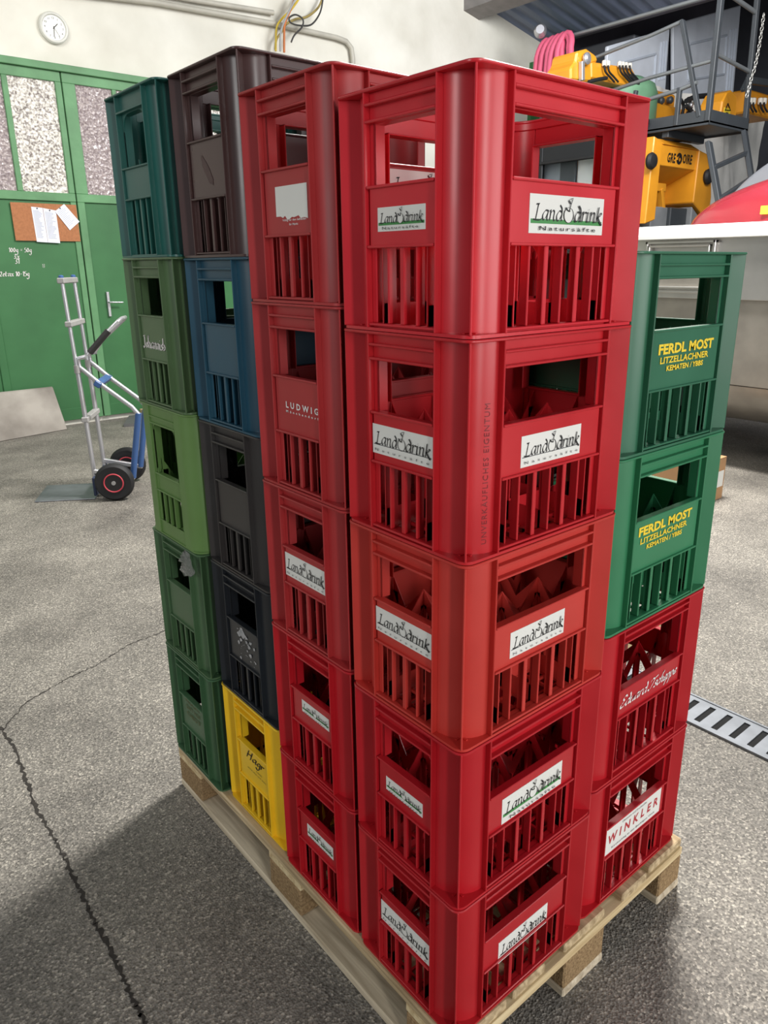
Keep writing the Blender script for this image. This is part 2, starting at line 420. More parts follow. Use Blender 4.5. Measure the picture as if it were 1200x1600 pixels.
# corrugated roof falling to the right
M_roof = mat('corrugated roof sheet', (112, 122, 144), .45, metal=.1, var=.08, scale=2)
def roof_z(x): return 4.78 - .2017 * (x - 7.379)
r = MB(); N = 560; y0, y1 = -.2, WY + .02; XE = 8.62
vs = []
for i in range(N + 1):
    y = y0 + (y1 - y0) * i / N
    dz = .020 * max(-.35, math.sin(2 * math.pi * y / .24))
    vs += [(4.9, y, roof_z(4.9) + dz), (XE, y, roof_z(XE) + dz), (4.9, y, roof_z(4.9) + dz + .01), (XE, y, roof_z(XE) + dz + .01)]
fs = []
for i in range(N):
    a = 4 * i
    fs += [(a, a + 1, a + 5, a + 4), (a + 2, a + 6, a + 7, a + 3)]
r.add(vs, fs)
tag(r.build('ceiling', M_roof, smooth=60, recalc=False), kind='structure')
M_fascia_shade = mat('dark fascia and painted shade', (84, 80, 88), .8, var=.08)  # fascia colour, also used to paint in the shade above the second gate
r = MB(); r.box(8.62, 8.70, -.2, WY, 4.50, 6.2); tag(r.build('trim_3', M_fascia_shade), kind='structure')
r = MB(); r.box(8.70, 13.7, -.2, WY, 6.0, 6.2); tag(r.build('trim_4', M_fascia_shade), kind='structure')
r = MB(); r.box(8.62, 13.5, WY - .03, WY, 4.26, 6.0); tag(r.build('shade_panel', M_fascia_shade), kind='structure')  # dark sheet over the white plaster, stands in for shade
M_beam = mat('grey roof beam', (128, 124, 122), .7, var=.12, scale=9)
r = MB(); r.hexa([(7.02, -.2, roof_z(7.02) - .2), (7.3, -.2, roof_z(7.3) - .2), (7.3, WY, roof_z(7.3) - .2), (7.02, WY, roof_z(7.02) - .2)],
                 [(7.02, -.2, roof_z(7.02) - .024), (7.3, -.2, roof_z(7.3) - .024), (7.3, WY, roof_z(7.3) - .024), (7.02, WY, roof_z(7.02) - .024)])
tag(r.build('trim_1', M_beam), kind='structure')

# green double gate in the back wall
M_gate = mat('green gate paint', (56, 106, 64), .5, var=.14, scale=2.2, bump=.15, bscale=9, spec=.35, detail=7)
M_gate2 = mat('green gate rail paint', (92, 138, 96), .5, var=.18, scale=4.0, bump=.2, bscale=20, spec=.35, detail=7)
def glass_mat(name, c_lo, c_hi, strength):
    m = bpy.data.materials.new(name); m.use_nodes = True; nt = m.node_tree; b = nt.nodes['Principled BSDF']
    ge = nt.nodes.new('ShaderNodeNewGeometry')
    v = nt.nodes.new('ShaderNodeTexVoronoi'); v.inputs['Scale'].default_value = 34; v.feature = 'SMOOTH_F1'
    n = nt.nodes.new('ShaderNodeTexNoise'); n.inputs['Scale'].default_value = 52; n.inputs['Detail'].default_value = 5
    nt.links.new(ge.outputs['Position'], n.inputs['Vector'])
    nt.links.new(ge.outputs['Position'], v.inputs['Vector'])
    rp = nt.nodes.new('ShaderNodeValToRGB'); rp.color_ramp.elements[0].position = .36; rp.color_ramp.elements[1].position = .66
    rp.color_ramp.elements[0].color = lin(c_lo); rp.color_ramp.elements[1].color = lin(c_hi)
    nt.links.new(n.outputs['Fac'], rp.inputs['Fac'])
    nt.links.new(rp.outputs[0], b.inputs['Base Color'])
    nt.links.new(rp.outputs[0], b.inputs['Emission Color']); b.inputs['Emission Strength'].default_value = strength  # daylight through the pane is put into its colour and glow
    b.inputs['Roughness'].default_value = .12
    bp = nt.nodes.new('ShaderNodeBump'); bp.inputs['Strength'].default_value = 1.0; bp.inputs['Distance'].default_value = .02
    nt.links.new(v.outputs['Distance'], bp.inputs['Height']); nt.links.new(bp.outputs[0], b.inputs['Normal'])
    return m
M_glass_bright = glass_mat('hammered glass painted daylit', (118, 110, 106), (232, 227, 217), .30)
M_glass_dim = glass_mat('hammered glass painted dim', (128, 116, 118), (172, 160, 158), .16)  # same glass with less daylight painted in
gate = bpy.data.objects.new('door_1', None); COL.objects.link(gate); gate.location = (1.83, WY, 0); tag(gate, kind='structure')
def gp(name, m, parts, bevel=.004, mats=None):
    g = MB()
    for p in parts: g.box(p[0] - 1.83, p[1] - 1.83, -p[4], -p[5] if len(p) > 5 else 0, p[2], p[3])
    return g.build(name, m, gate, bevel=bevel)
gp('lintel', M_gate2, [(-1.4, 4.6, 3.225, 3.285, .075)])
def leaf(x0, x1, mulls, seam):
    parts = [(x0, x1, 3.14, 3.225, .045), (x0, x1, 2.12, 2.195, .05)]
    gp('leaf_rail', M_gate2, parts)
    gp('leaf_panel', M_gate, [(x0, x1, .05, 2.12, .03), (x0 + .05, x1 - .05, .05, .17, .04)], bevel=.003)
    for a, b_ in mulls: gp('stile', M_gate2, [(a, b_, 2.195, 3.14, .048)])
leaf(-1.4, 1.822, [(-1.4, -1.3), (-.32, -.22), (.3, .36), (.86, .94), (1.318, 1.366), (1.768, 1.822)], None)
leaf(1.832, 4.6, [(1.832, 1.945), (2.285, 2.325), (2.7, 2.76), (3.15, 3.25), (4.5, 4.6)], None)
gp('stile', M_gate2, [(1.768, 1.822, .05, 2.12, .045)])
gp('stile', M_gate2, [(1.832, 1.90, .05, 2.12, .05)])
gp('stile', M_gate, [(.93, 1.0, .05, 2.12, .045)])
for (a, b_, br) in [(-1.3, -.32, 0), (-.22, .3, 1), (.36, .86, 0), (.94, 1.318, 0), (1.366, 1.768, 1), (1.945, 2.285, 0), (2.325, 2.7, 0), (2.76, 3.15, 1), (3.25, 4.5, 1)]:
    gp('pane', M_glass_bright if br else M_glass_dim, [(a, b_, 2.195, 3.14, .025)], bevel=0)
hd = MB(); hd.box(2.0 - 1.83, 2.025 - 1.83, -.058, -.03, 1.05, 1.29); hd.tube([(2.012 - 1.83, -.055, 1.19), (2.012 - 1.83, -.10, 1.19), (2.03 - 1.83, -.105, 1.19), (2.14 - 1.83, -.10, 1.185)], .009, 10)
hd.build('handle', M_silver, gate, bevel=.002)
ch = MB()
def chalk(text, u, v, size, nib=.1):
    p = aty(u, v, WY - .033)
    vs, fs, wd = pen(text, nib, 20, .1, 1.1)
    ch.add([(p.x - 1.83 + a * size, -.0335 - .0008, p.z + b_ * size) for a, b_ in vs], fs)
chalk('100g = 50g', 14, 394, .026, .16); chalk('3:x', 22, 404, .026, .16); chalk('31', 24, 412, .03, .16); chalk('2et:nx 10-15g', 0, 432, .028, .18); chalk('13', 66, 418, .02, .1)
ch.build('chalk_writing', M_white_print, gate, recalc=False)['label'] = 'white chalk notes'

# green gate further right, half hidden by the machine
gate2 = bpy.data.objects.new('door_2', None); COL.objects.link(gate2); gate2.location = (9.6, WY, 0); tag(gate2, kind='structure')
g = MB(); g.box(-1.25, 1.2, -.06, 0, 0, 4.25); g.build('leaf_panel', M_gate, gate2)
g = MB(); g.box(-1.25, 1.2, -.09, -.06, 4.17, 4.25); g.box(-.04, .04, -.09, -.06, 0, 4.17); g.build('leaf_rail', M_gate2, gate2)

# floor cracks
M_crack = mat('crack dark', (46, 42, 38), .95, var=.3, scale=90)
cr = MB()
def crack(pts, w):
    P = []
    for i in range(len(pts) - 1):
        for k in range(16):
            t = k / 16; P.append((pts[i][0] + (pts[i + 1][0] - pts[i][0]) * t + random.uniform(-1, 1) * .0045, pts[i][1] + (pts[i + 1][1] - pts[i][1]) * t + random.uniform(-1, 1) * .0045))
    P.append(pts[-1])
    vs = []
    for i, (x, y) in enumerate(P):
        q0 = P[max(i - 1, 0)]; q1 = P[min(i + 1, len(P) - 1)]
        dx, dy = q1[0] - q0[0], q1[1] - q0[1]; l = math.hypot(dx, dy) or 1
        ww = w * random.uniform(.2, 1.1) / 2
        vs += [(x - dy / l * ww, y + dx / l * ww, .0012), (x + dy / l * ww, y - dx / l * ww, .0012)]
    cr.add(vs, [(2 * i, 2 * i + 1, 2 * i + 3, 2 * i + 2) for i in range(len(P) - 1)])
crack([(-.352, 1.863), (-.247, 1.99), (-.159, 2.026), (-.065, 2.065), (.041, 2.088), (.202, 2.169), (.343, 2.182), (.6, 2.25), (1.1, 2.4)], .006)
crack([(-.44, 1.98), (-.356, 1.871), (-.35, 1.744), (-.363, 1.542), (-.378, 1.349), (-.373, 1.212), (-.375, 1.092), (-.378, .956), (-.383, .848), (-.382, .722), (-.387, .613), (-.391, .532), (-.40, .3), (-.42, -.2)], .013)
crack([(-.44, 1.98), (-.8, 2.1)], .008)
tag(cr.build('trim_2', M_crack, recalc=False), kind='structure')

# ------------------------------------------------------------------ drain channel
dr = thing('drain_channel', 'galvanised steel slotted drain grate set in the floor right of the crates', 'drain', (1.552, .6, 0))
g = MB()
for i in range(46):
    y = -1.9 + i * .062
    g.box(-.052, .052, y, y + .036, .001, .005) if False else None
    g.box(-.0585, .0585, y + .022, y + .062, .001, .006)
g.box(-.0775, -.0585, -1.9, .96, .001, .006); g.box(.0585, .0775, -1.9, .96, .001, .006)
g.box(-.006, .006, -.0, .0, .001, .006)
g.build('grate', M_steel, dr, bevel=.0015)
g = MB(); g.box(-.086, -.078, -1.9, .96, .0, .009); g.box(.078, .086, -1.9, .96, .0, .009); g.build('frame', M_steel, dr)
g = MB(); g.box(-.078, .078, -1.9, .96, .0003, .0012); g.build('slot_bed', mat('drain dark', (8, 8, 9), .9), dr)

# ------------------------------------------------------------------ wall clock
ck = thing('wall_clock', 'round white wall clock above the green gate', 'clock', (1.828, WY, 3.579))
g = MB(); g.lathe([(.125, 0), (.128, .03), (.118, .043), (.104, .045), (.098, .030)], (0, 0, 0), (0, -1, 0), 40); g.build('rim', mat('clock rim', (208, 208, 200), .4), ck, smooth=40)
g = MB(); g.lathe([(.0985, .028), (.0985, .031)], (0, 0, 0), (0, -1, 0), 40); g.build('dial', mat('clock dial', (236, 236, 230), .5, var=.02), ck, smooth=40)
g = MB()
for h in range(1, 13):
    a = math.radians(90 - 30 * h); vs, fs = font_polys(str(h), .01)
    xs = [p[0] for p in vs]; wd = max(xs) + min(xs)
    g.add([(math.cos(a) * .078 + (p[0] - wd / 2) * .024, -.0318, math.sin(a) * .078 + (p[1] - .36) * .024) for p in vs], fs)
g.build('numerals', M_black, ck, recalc=False)
def hand(ang, l, wd, name, d):
    a = math.radians(90 - ang); g = MB(); e = Vector((math.cos(a), 0, math.sin(a))); o = Vector((0, -d, 0))
    g.bar(o - e * .012, o + e * l, wd, .0012, up=(0, 1, 0)); g.build(name, M_black, ck)
hand(45, .05, .006, 'hour_hand', .0335); hand(186, .075, .0045, 'minute_hand', .0352); hand(148, .075, .002, 'second_hand', .0368)

# ------------------------------------------------------------------ cork board with papers
M_cork = mat('cork', (166, 110, 74), .9, var=.12, scale=60, bump=.2, bscale=160)
g = MB(); g.box(1.235, 1.815, WY - .052, WY - .046, 1.765, 2.095)
o = g.build('cork_board', M_cork, bevel=.001); tag(o, 'brown cork notice board pinned to the green gate', 'notice board')
def paper(quad, label, lines, d):
    th = thing('paper_sheet', label, 'paper', (0, 0, 0), group='papers on the cork board')
    q = [Vector((x, WY - d, z)) for x, z in quad]          # TL, TR, BR, BL
    g = MB(); g.prism(q, (0, -.0012, 0)); g.build('sheet', mat('paper', (220, 222, 232), .7, var=.03), th)
    g = MB()
    for i in range(lines):
        t = .1 + .8 * i / lines
        a = q[0].lerp(q[3], t); b_ = q[1].lerp(q[2], t); dz = (q[3] - q[0]) * .012
        p0 = a.lerp(b_, .1); p1 = a.lerp(b_, .55 + .35 * random.random())
        off = Vector((0, -.0016, 0))
        g.add([p0 + off, p1 + off, p1 + dz + off, p0 + dz + off], [(0, 1, 2, 3)])
    g.build('print', mat('paper print', (150, 156, 176), .7), th, recalc=False)
    g = MB(); c = q[0].lerp(q[1], .5) + (q[3] - q[0]) * .03; g.lathe([(.004, 0), (.006, .006), (.004, .01)], c + Vector((0, -.001, 0)), (0, -1, 0), 10); g.build('pin', M_black, th)
paper([(1.408, 2.063), (1.507, 2.056), (1.512, 1.752), (1.415, 1.757)], 'white printed sheet pinned leftmost on the cork board', 22, .0535)
paper([(1.511, 2.055), (1.622, 2.037), (1.622, 1.747), (1.514, 1.752)], 'white printed sheet pinned in the middle of the cork board', 20, .0535)
paper([(1.612, 2.03), (1.704, 2.098), (1.826, 1.945), (1.726, 1.865)], 'small white sheet pinned askew at the cork board right edge', 12, .0575)

# ------------------------------------------------------------------ pipes and cables on the back wall
M_pipe = mat('painted conduit', (176, 172, 160), .5, var=.1)
g = MB(); g.tube([(.2, WY - .05, 3.80), (1.73, WY - .05, 3.86), (2.8, WY - .05, 3.95), (4.16, WY - .05, 4.0), (4.95, WY - .05, 4.0), (5.08, WY - .05, 3.985), (5.15, WY - .05, 3.93), (5.17, WY - .05, 3.82), (5.17, WY - .05, 2.6)], .028, 12)
tag(g.build('conduit_pipe', M_pipe, smooth=50), 'grey conduit along the white wall bending down at its right end', 'pipe')
g = MB(); g.tube([(.2, WY - .05, 3.93), (2.1, WY - .05, 4.0), (3.2, WY - .05, 4.045), (4.12, WY - .05, 4.10)], .026, 12)
tag(g.build('conduit_pipe', M_pipe, smooth=50), 'grey conduit running above the bending one, ending at the cables', 'pipe')
def cable(name, label, pts, r, m):
    P = []
    pr = [Vector(p) for p in pts]
    for i in range(len(pr) - 1):
        p0 = pr[max(i - 1, 0)]; p1 = pr[i]; p2 = pr[i + 1]; p3 = pr[min(i + 2, len(pr) - 1)]
        for k in range(6):
            t = k / 6; P.append(.5 * (2 * p1 + (p2 - p0) * t + (2 * p0 - 5 * p1 + 4 * p2 - p3) * t * t + (3 * p1 - p0 - 3 * p2 + p3) * t ** 3))
    P.append(pr[-1]); g = MB(); g.tube(P, r, 8)
    return tag(g.build(name, m, smooth=60), label, 'cable', 'cables on the white wall')
WD = .10
def wp(u, v, d=0): return aty(u, v, WY - WD - d)
WD = 0.10
cable('cable', 'olive yellow cable swinging in a wide loop beside the conduit', [wp(505, -6), wp(497, 12), wp(480, 26), wp(462, 30), wp(447, 38), wp(440, 50), wp(432, 62), wp(430, 78)], .012, mat('cable olive', (150, 132, 74), .5))
WD = 0.13
cable('cable', 'yellow cable hanging straight in front of the conduit', [wp(470, -6), wp(455, 15), wp(440, 30), wp(432, 45), wp(431, 80)], .011, mat('cable yellow', (206, 178, 60), .5))
WD = 0.16
cable('cable', 'orange cable hanging at the conduit', [wp(462, -6), wp(452, 20), wp(445, 38), wp(444, 60), wp(444, 82)], .012, mat('cable orange', (196, 110, 50), .5))
WD = 0.19
cable('cable', 'thin black cable coiled into a small ring beside the conduit', [wp(505, -4), wp(500, 20), wp(487, 38), wp(470, 40), wp(455, 36), wp(452, 28), wp(462, 23), wp(473, 30), wp(472, 42), wp(460, 55), wp(455, 66)], .009, mat('cable black', (48, 46, 44), .5))
WD = 0.22
cable('cable', 'grey cable running down behind the orange one', [wp(464, -6), wp(448, 25), wp(440, 45), wp(438, 60), wp(438, 80)], .011, mat('cable grey', (150, 150, 148), .5))

# ------------------------------------------------------------------ board leaning at the gate, plank, mat
M_sheet = mat('stained fibre board', (128, 121, 113), .8, var=.0, scale=3.2, col2=(170, 163, 154), detail=9)
g = MB(); g.hexa([(-.3, 6.50, .004), (1.395, 6.86, .004), (1.39, 6.90, .004), (-.31, 6.54, .004)], [(-.3, 6.80, .42), (1.36, 7.01, .40), (1.36, 7.034, .41), (-.3, 6.83, .43)])
tag(g.build('board', M_sheet, bevel=.002), 'stained grey sheet of board leaning against the green gate', 'board')
g = MB(); g.box(2.15, 3.0, 6.80, 6.90, .04, .105)
tag(g.build('wooden_plank', wood_mat('raw plank', (176, 150, 112), (214, 190, 150), axis=0), bevel=.003), 'short pale wooden plank lying at the gate foot', 'plank')
g = MB(); g.hexa([(1.86, 6.6, .002), (2.9, 6.2, .002), (3.0, 6.95, .002), (2.05, 6.95, .002)], [(1.86, 6.6, .03), (2.9, 6.2, .03), (3.0, 6.95, .04), (2.05, 6.95, .04)])
tag(g.build('floor_mat', mat('grey mat', (92, 92, 92), .7)), 'grey mat on the floor in front of the plank', 'mat')

# ------------------------------------------------------------------ pallet
PZ = 0.144
def pallet(x0, y0, label, rz=0.0, lx=.8, ly=1.2):
    p = thing('wooden_pallet', label, 'pallet', (x0 + lx / 2, y0 + ly / 2, 0), rz, 'wooden pallets')
    hx, hy = lx / 2, ly / 2
    rnd = random.Random(int(x0 * 97 + y0 * 31) + 5)
    xs = [(-hx, -hx + .145), (-hx + .165, -hx + .265), (-.0725, .0725), (hx - .265, hx - .165), (hx - .145, hx)]
    for a, b in xs:
        g = MB(); g.box(a, b, -hy + rnd.uniform(0, .006), hy - rnd.uniform(0, .006), .122, .144); g.build('deck_board', M_deck, p, bevel=.003)
    for c in (-hy + .0725, 0, hy - .0725):
        g = MB(); g.box(-hx + .002, hx - .002, c - .0725, c + .0725, .1, .1218); g.build('cross_board', M_cross, p, bevel=.002)
    for a, b in ((-hx, -hx + .1), (-.0725, .0725), (hx - .1, hx)):
        g = MB(); g.box(a, b, -hy, hy, .0, .0218); g.build('runner_board', M_runner, p, bevel=.003)
        for c in (-hy + .0725, 0, hy - .0725):
            g = MB(); g.box(a + .001, b - .001, c - .0715, c + .0715, .022, .0998); g.build('block', M_block, p, bevel=.004)
    return p
pallet(-.004, -.007, 'wooden pallet under the tall stacks of bottle crates')
for (a, lb) in (((1.66, 2.03, .74, .84, 0, .10), 'squared timber offcut lying beyond the drain, seen through the red crates'), ((1.2, 1.44, .60, .70, 0, .09), 'squared timber offcut lying between the pallet and the drain')):
    g = MB(); g.box(*a); tag(g.build('timber_offcut', M_cross, bevel=.003), lb, 'timber', 'timber offcuts behind the pallet')

# ------------------------------------------------------------------ bottle crates
M = .0726           # distance of the vertical ribs from the corners
def rrect(x0, x1, y0, y1, r, n=6):
    out = []
    for cx, cy, a in ((x1 - r, y0 + r, -90), (x1 - r, y1 - r, 0), (x0 + r, y1 - r, 90), (x0 + r, y0 + r, 180)):
        for i in range(n + 1):
            t = math.radians(a + 90 * i / n); out.append((cx + r * math.cos(t), cy + r * math.sin(t)))
    return out
def ring(g, lx, ly, d0, r0, d1, r1, z0, z1):
    a = rrect(d0, lx - d0, d0, ly - d0, r0); b = rrect(d1, lx - d1, d1, ly - d1, r1); n = len(a)
    vs = [(x, y, z0) for x, y in a] + [(x, y, z1) for x, y in a] + [(x, y, z0) for x, y in b] + [(x, y, z1) for x, y in b]
    fs = []
    for i in range(n):
        j = (i + 1) % n
        fs += [(i, j, n + j, n + i), (2 * n + j, 2 * n + i, 3 * n + i, 3 * n + j), (n + i, n + j, 3 * n + j, 3 * n + i), (j, i, 2 * n + i, 2 * n + j)]
    g.add(vs, fs)

STY = {  # fractions of the crate height: ribs, window top, band top, band bottom, slat bottom, corner recess, corner radius
 'tall':  dict(ribs=(.938, .878), wt=.878, bt=.622, bb=.322, sb=.030, dp=.0125, diag=True, rc=.02, round=0),
 'short': dict(ribs=(.938, .872), wt=.872, bt=.612, bb=.366, sb=.034, dp=.0125, diag=True, rc=.02, round=0),
 'low':   dict(ribs=(.954, .911), wt=.905, bt=.600, bb=.412, sb=.060, dp=.0125, diag=True, rc=.02, round=0),
 'teal':  dict(ribs=(.888,), wt=.886, bt=.554, bb=.366, sb=.020, dp=.0125, diag=True, rc=.02, round=.035),
 'plain': dict(ribs=(.914, .866), wt=.862, bt=.483, bb=.353, sb=.120, dp=.0015, diag=False, rc=.03, round=.014),
}
_cm = {}
def crate_meshes(lx, ly, h, sty):
    key = (lx, ly, round(h, 4), sty)
    if key in _cm: return _cm[key]
    S = STY[sty]; out = {}; m = M; dp = S['dp']
    # rim and foot
    g = MB(); ring(g, lx, ly, 0, S['rc'], .0175, .058, h - .0045, h); ring(g, lx, ly, .0145, .0605, .0175, .058, h - .016, h - .004)
    out['rim'] = g.mesh('rim', bevel=.0013, smooth=40)
    g = MB(); ring(g, lx, ly, .0025, S['rc'], .024, .03, .0002, .0048)
    for i in range(1, 12):
        x = lx * i / 12; g.box(x - .0022, x + .0022, .02, ly - .02, .0006, .0062)
    for i in range(1, 9):
        y = ly * i / 9; g.box(.02, lx - .02, y - .0022, y + .0022, .0004, .006)
    out['base_grid'] = g.mesh('base_grid', bevel=0, smooth=40)
    # corner posts
    out['post'] = []
    for sx, sy in ((0, 0), (1, 0), (1, 1), (0, 1)):
        g = MB()
        def T(u, v):
            return (lx - u if sx else u, ly - v if sy else v)
        n = 10; t = .0032
        R = m - dp if S['diag'] else .045
        c = dp + R
        po = [(m, dp)] if not S['diag'] else []
        po += [(c - R * math.sin(math.pi / 2 * k / n), c - R * math.cos(math.pi / 2 * k / n)) for k in range(n + 1)]
        pi = [(m, dp + t)] if not S['diag'] else []
        pi += [(c - (R - t) * math.sin(math.pi / 2 * k / n), c - (R - t) * math.cos(math.pi / 2 * k / n)) for k in range(n + 1)]
        if not S['diag']: po.append((dp, m)); pi.append((dp + t, m))
        z0, z1 = .004, h - .004
        vs = []; k = len(po)
        for pts in (po, pi):
            for z in (z0, z1): vs += [(*T(*p), z) for p in pts]
        fs = []
        for i in range(k - 1):
            fs += [(i, i + 1, k + i + 1, k + i), (2 * k + i + 1, 2 * k + i, 3 * k + i, 3 * k + i + 1)]
        fs += [(0, k, 3 * k, 2 * k), (k - 1, 3 * k - 1, 4 * k - 1, 2 * k - 1)]
        g.add(vs, fs)
        # vertical ribs
        for (u0, u1, v0, v1) in ((m - .0016, m + .0016, .0012, .016), (.0012, .016, m - .0016, m + .0016)):
            a = T(u0, v0); b = T(u1, v1); g.box(a[0], b[0], a[1], b[1], z0, z1)
        if S['diag']:
            q = .29 * S['rc'] + .0006; e = .0011; di = dp + .293 * R + .001
            pts = [(q - e, q + e), (q + e, q - e), (di + e, di - e), (di - e, di + e)]
            g.prism([(*T(*p), z0) for p in pts], (0, 0, z1 - z0))
        out['post'].append(g.mesh('corner_post', bevel=.0010, smooth=35))
    # side walls and label panels
    out['wall'] = []; out['panel'] = []
    for face in range(4):
        L = lx if face in (0, 2) else ly
        def B(g, s0, s1, d0, d1, z0, z1):
            if face == 0: g.box(s0, s1, d0, d1, z0, z1)
            elif face == 1: g.box(d0, d1, s0, s1, z0, z1)
            elif face == 2: g.box(s0, s1, ly - d0, ly - d1, z0, z1)
            else: g.box(lx - d0, lx - d1, s0, s1, z0, z1)
        def P(s, d, z):
            return {0: (s, d, z), 1: (d, s, z), 2: (s, ly - d, z), 3: (lx - d, s, z)}[face]
        nv = {0: (0, 1, 0), 1: (1, 0, 0), 2: (0, -1, 0), 3: (-1, 0, 0)}[face]
        g = MB(); a, b = m + .0016, L - m - .0016; e = .011
        pd = .0115 if S['diag'] else .005
        wt, bt, bb, sb = S['wt'] * h, S['bt'] * h, S['bb'] * h, S['sb'] * h
        B(g, a, b, pd, pd + .003, wt, h - .004)                       # top band
        for z in S['ribs']: B(g, a, b, .0012, pd + .001, z * h - .002, z * h + .002)
        for (s0, s1) in ((a, a + e), (b - e, b)): B(g, s0, s1, pd, pd + .003, sb, wt)     # end strips
        for (s0, s1) in ((a + e - .003, a + e), (b - e, b - e + .003)): B(g, s0, s1, pd, pd + .02, bt, wt)  # jambs
        B(g, a + e - .003, b - e + .003, pd, pd + .02, wt - .003, wt)    # grip edge
        if S['round']:
            rr = S['round']
            for sgn, s0 in ((1, a + e), (-1, b - e)):
                for zc, zs in ((wt - .003, -1), (bt, 1)):
                    if zs == 1 and sty == 'teal': continue
                    pts = [P(s0, pd, zc)] + [P(s0 + sgn * (rr - rr * math.cos(t)), pd, zc + zs * (rr - rr * math.sin(t))) for t in [math.pi / 2 * k / 6 for k in range(7)]]
                    g.prism(pts, Vector(nv) * .003)
        nb = 5 if face in (0, 2) else 3
        w0, w1 = a + e, b - e
        for i in range(1, nb + 1):
            s = w0 + (w1 - w0) * i / (nb + 1)
            if i % 2 == 0 and S['diag']: B(g, s - .0045, s + .0045, pd - .004, pd - .001, sb, bb); B(g, s - .0015, s + .0015, pd - .002, pd + .012, sb, bb)
            else: B(g, s - .002, s + .002, pd - .004, pd + .012, sb, bb)
        B(g, a, b, pd, pd + .003, .003, sb)
        B(g, a, b, .003, pd + .012, sb - .004, sb)
        out['wall'].append(g.mesh('side_wall', bevel=.0011, smooth=35))
        g = MB(); q = .0035
        B(g, a + q, b - q, .0062, .0115, bb, bt)
        B(g, a + q - .002, b - q + .002, .0012, .017, bt - .002, bt + .002)
        B(g, a + q - .002, b - q + .002, .0012, .015, bb - .002, bb + .002)
        out['panel'].append(g.mesh('label_panel', bevel=.0011, smooth=35))
    # compartment divider, open work with a zigzag upper edge
    g = MB(); nx, ny = 4, 3; z0 = .006; hi, lo = .60 * h, .43 * h
    if sty == 'teal': nx, ny = 3, 2
    def plate(ax, pos, L, nn):
        P = (lambda s, z, t: (pos + t, s, z)) if ax == 0 else (lambda s, z, t: (s, pos + t, z))
        i0, i1 = .014, L - .014; st = L / nn
        nodes = [k * st for k in range(1, nn)]
        zz = []
        for k in range(nn * 2 + 1):
            s = min(max(k * st / 2, i0), i1)
            zz.append((s, hi if k % 2 == 0 else lo))
        for (s0, za), (s1, zb) in zip(zz[:-1], zz[1:]):
            b4 = [P(s0, za - .04, -.001), P(s1, zb - .03, -.001), P(s1, zb - .03, .001), P(s0, za - .04, .001)]
            t4 = [P(s0, za, -.001), P(s1, zb, -.001), P(s1, zb, .001), P(s0, za, .001)]
            g.hexa(b4, t4)
        for s in nodes + [i0 + .006, i1 - .006]:
            b4 = [P(s - .008, z0, -.001), P(s + .008, z0, -.001), P(s + .008, z0, .001), P(s - .008, z0, .001)]
            g.hexa(b4, [(x, y, hi - .03) for x, y, z in b4])
        b4 = [P(i0, z0, -.001), P(i1, z0, -.001), P(i1, z0, .001), P(i0, z0, .001)]
        g.hexa(b4, [(x, y, z0 + .035) for x, y, z in b4])
    for k in range(1, nx): plate(0, lx * k / nx, ly, ny)
    for k in range(1, ny): plate(1, ly * k / ny, lx, nx)
    out['divider'] = g.mesh('bottle_divider', bevel=0, smooth=30)
    for key2 in ('rim', 'base_grid', 'divider'): out[key2].materials.append(None)
    for lst in ('post', 'wall', 'panel'):
        for me in out[lst]: me.materials.append(None)
    _cm[key] = out
    return out

def setm(o, m):
    o.material_slots[0].link = 'OBJECT'; o.material_slots[0].material = m
    return o
CX_, CY_ = .392, .297
def crate(x0, y0, z0, h, sty, m, label, rz=0.0):
    """crate whose front corner stands at x0, y0; returns its Empty and the label panels"""
    me = crate_meshes(CX_, CY_, h, sty)
    t = thing('bottle_crate', label, 'crate', (x0 + CX_ / 2, y0 + CY_ / 2, z0), rz, 'stacked bottle crates')
    off = Vector((-CX_ / 2, -CY_ / 2, 0))
    def part(n, d):
        o = link(n, d, t); o.location = off; setm(o, m); return o
    part('rim', me['rim']); part('base_grid', me['base_grid']); part('bottle_divider', me['divider'])
    for d in me['post']: part('corner_post', d)
    for d in me['wall']: part('side_wall', d)
    pan = [part('label_panel', d) for d in me['panel']]
    return t, pan

# sticker and print builders: (s, z) in crate metres, face 0 = wide front, face 1 = narrow left
def mapper(face, depth):
    if face == 0: return lambda s, z, e=0.0: (s, depth - e, z)
    return lambda s, z, e=0.0: (depth - e, CY_ - s, z)          # s runs towards the viewer's right
def sticker(panel, face, s0, s1, z0, z1, layers, name='sticker', paper=True, ragged=False, pm=None):
    """layers: list of (polygons in sticker units 0..1 x 0..1, material)"""
    P = mapper(face, .0062); g = MB(); mats = []
    if paper:
        q = [(s0, z0), (s1, z0), (s1, z1), (s0, z1)]
        if ragged:
            n = 14; q = [(s1, z1), (s0, z1)] + [(s0 + (s1 - s0) * i / n, z0 + (0 if i in (0, 1, 2) else random.uniform(-.007, .001))) for i in range(n + 1)]
        lo = [P(a, b, .0001) for a, b in q]; hi = [P(a, b, .0006) for a, b in q]
        v = Vector(hi[0]) - Vector(lo[0]); g.prism(lo, v); mats.append(pm or M_white)
    for li, (polys, mm) in enumerate(layers):
        if mm not in mats: mats.append(mm)
        g.cur = mats.index(mm)
        vs, fs = polys
        g.add([P(s0 + (s1 - s0) * a, z0 + (z1 - z0) * b, .0009 + .00025 * li) for a, b in vs], fs)
    return g.build(name, mats, panel, recalc=False)
_ld = {}
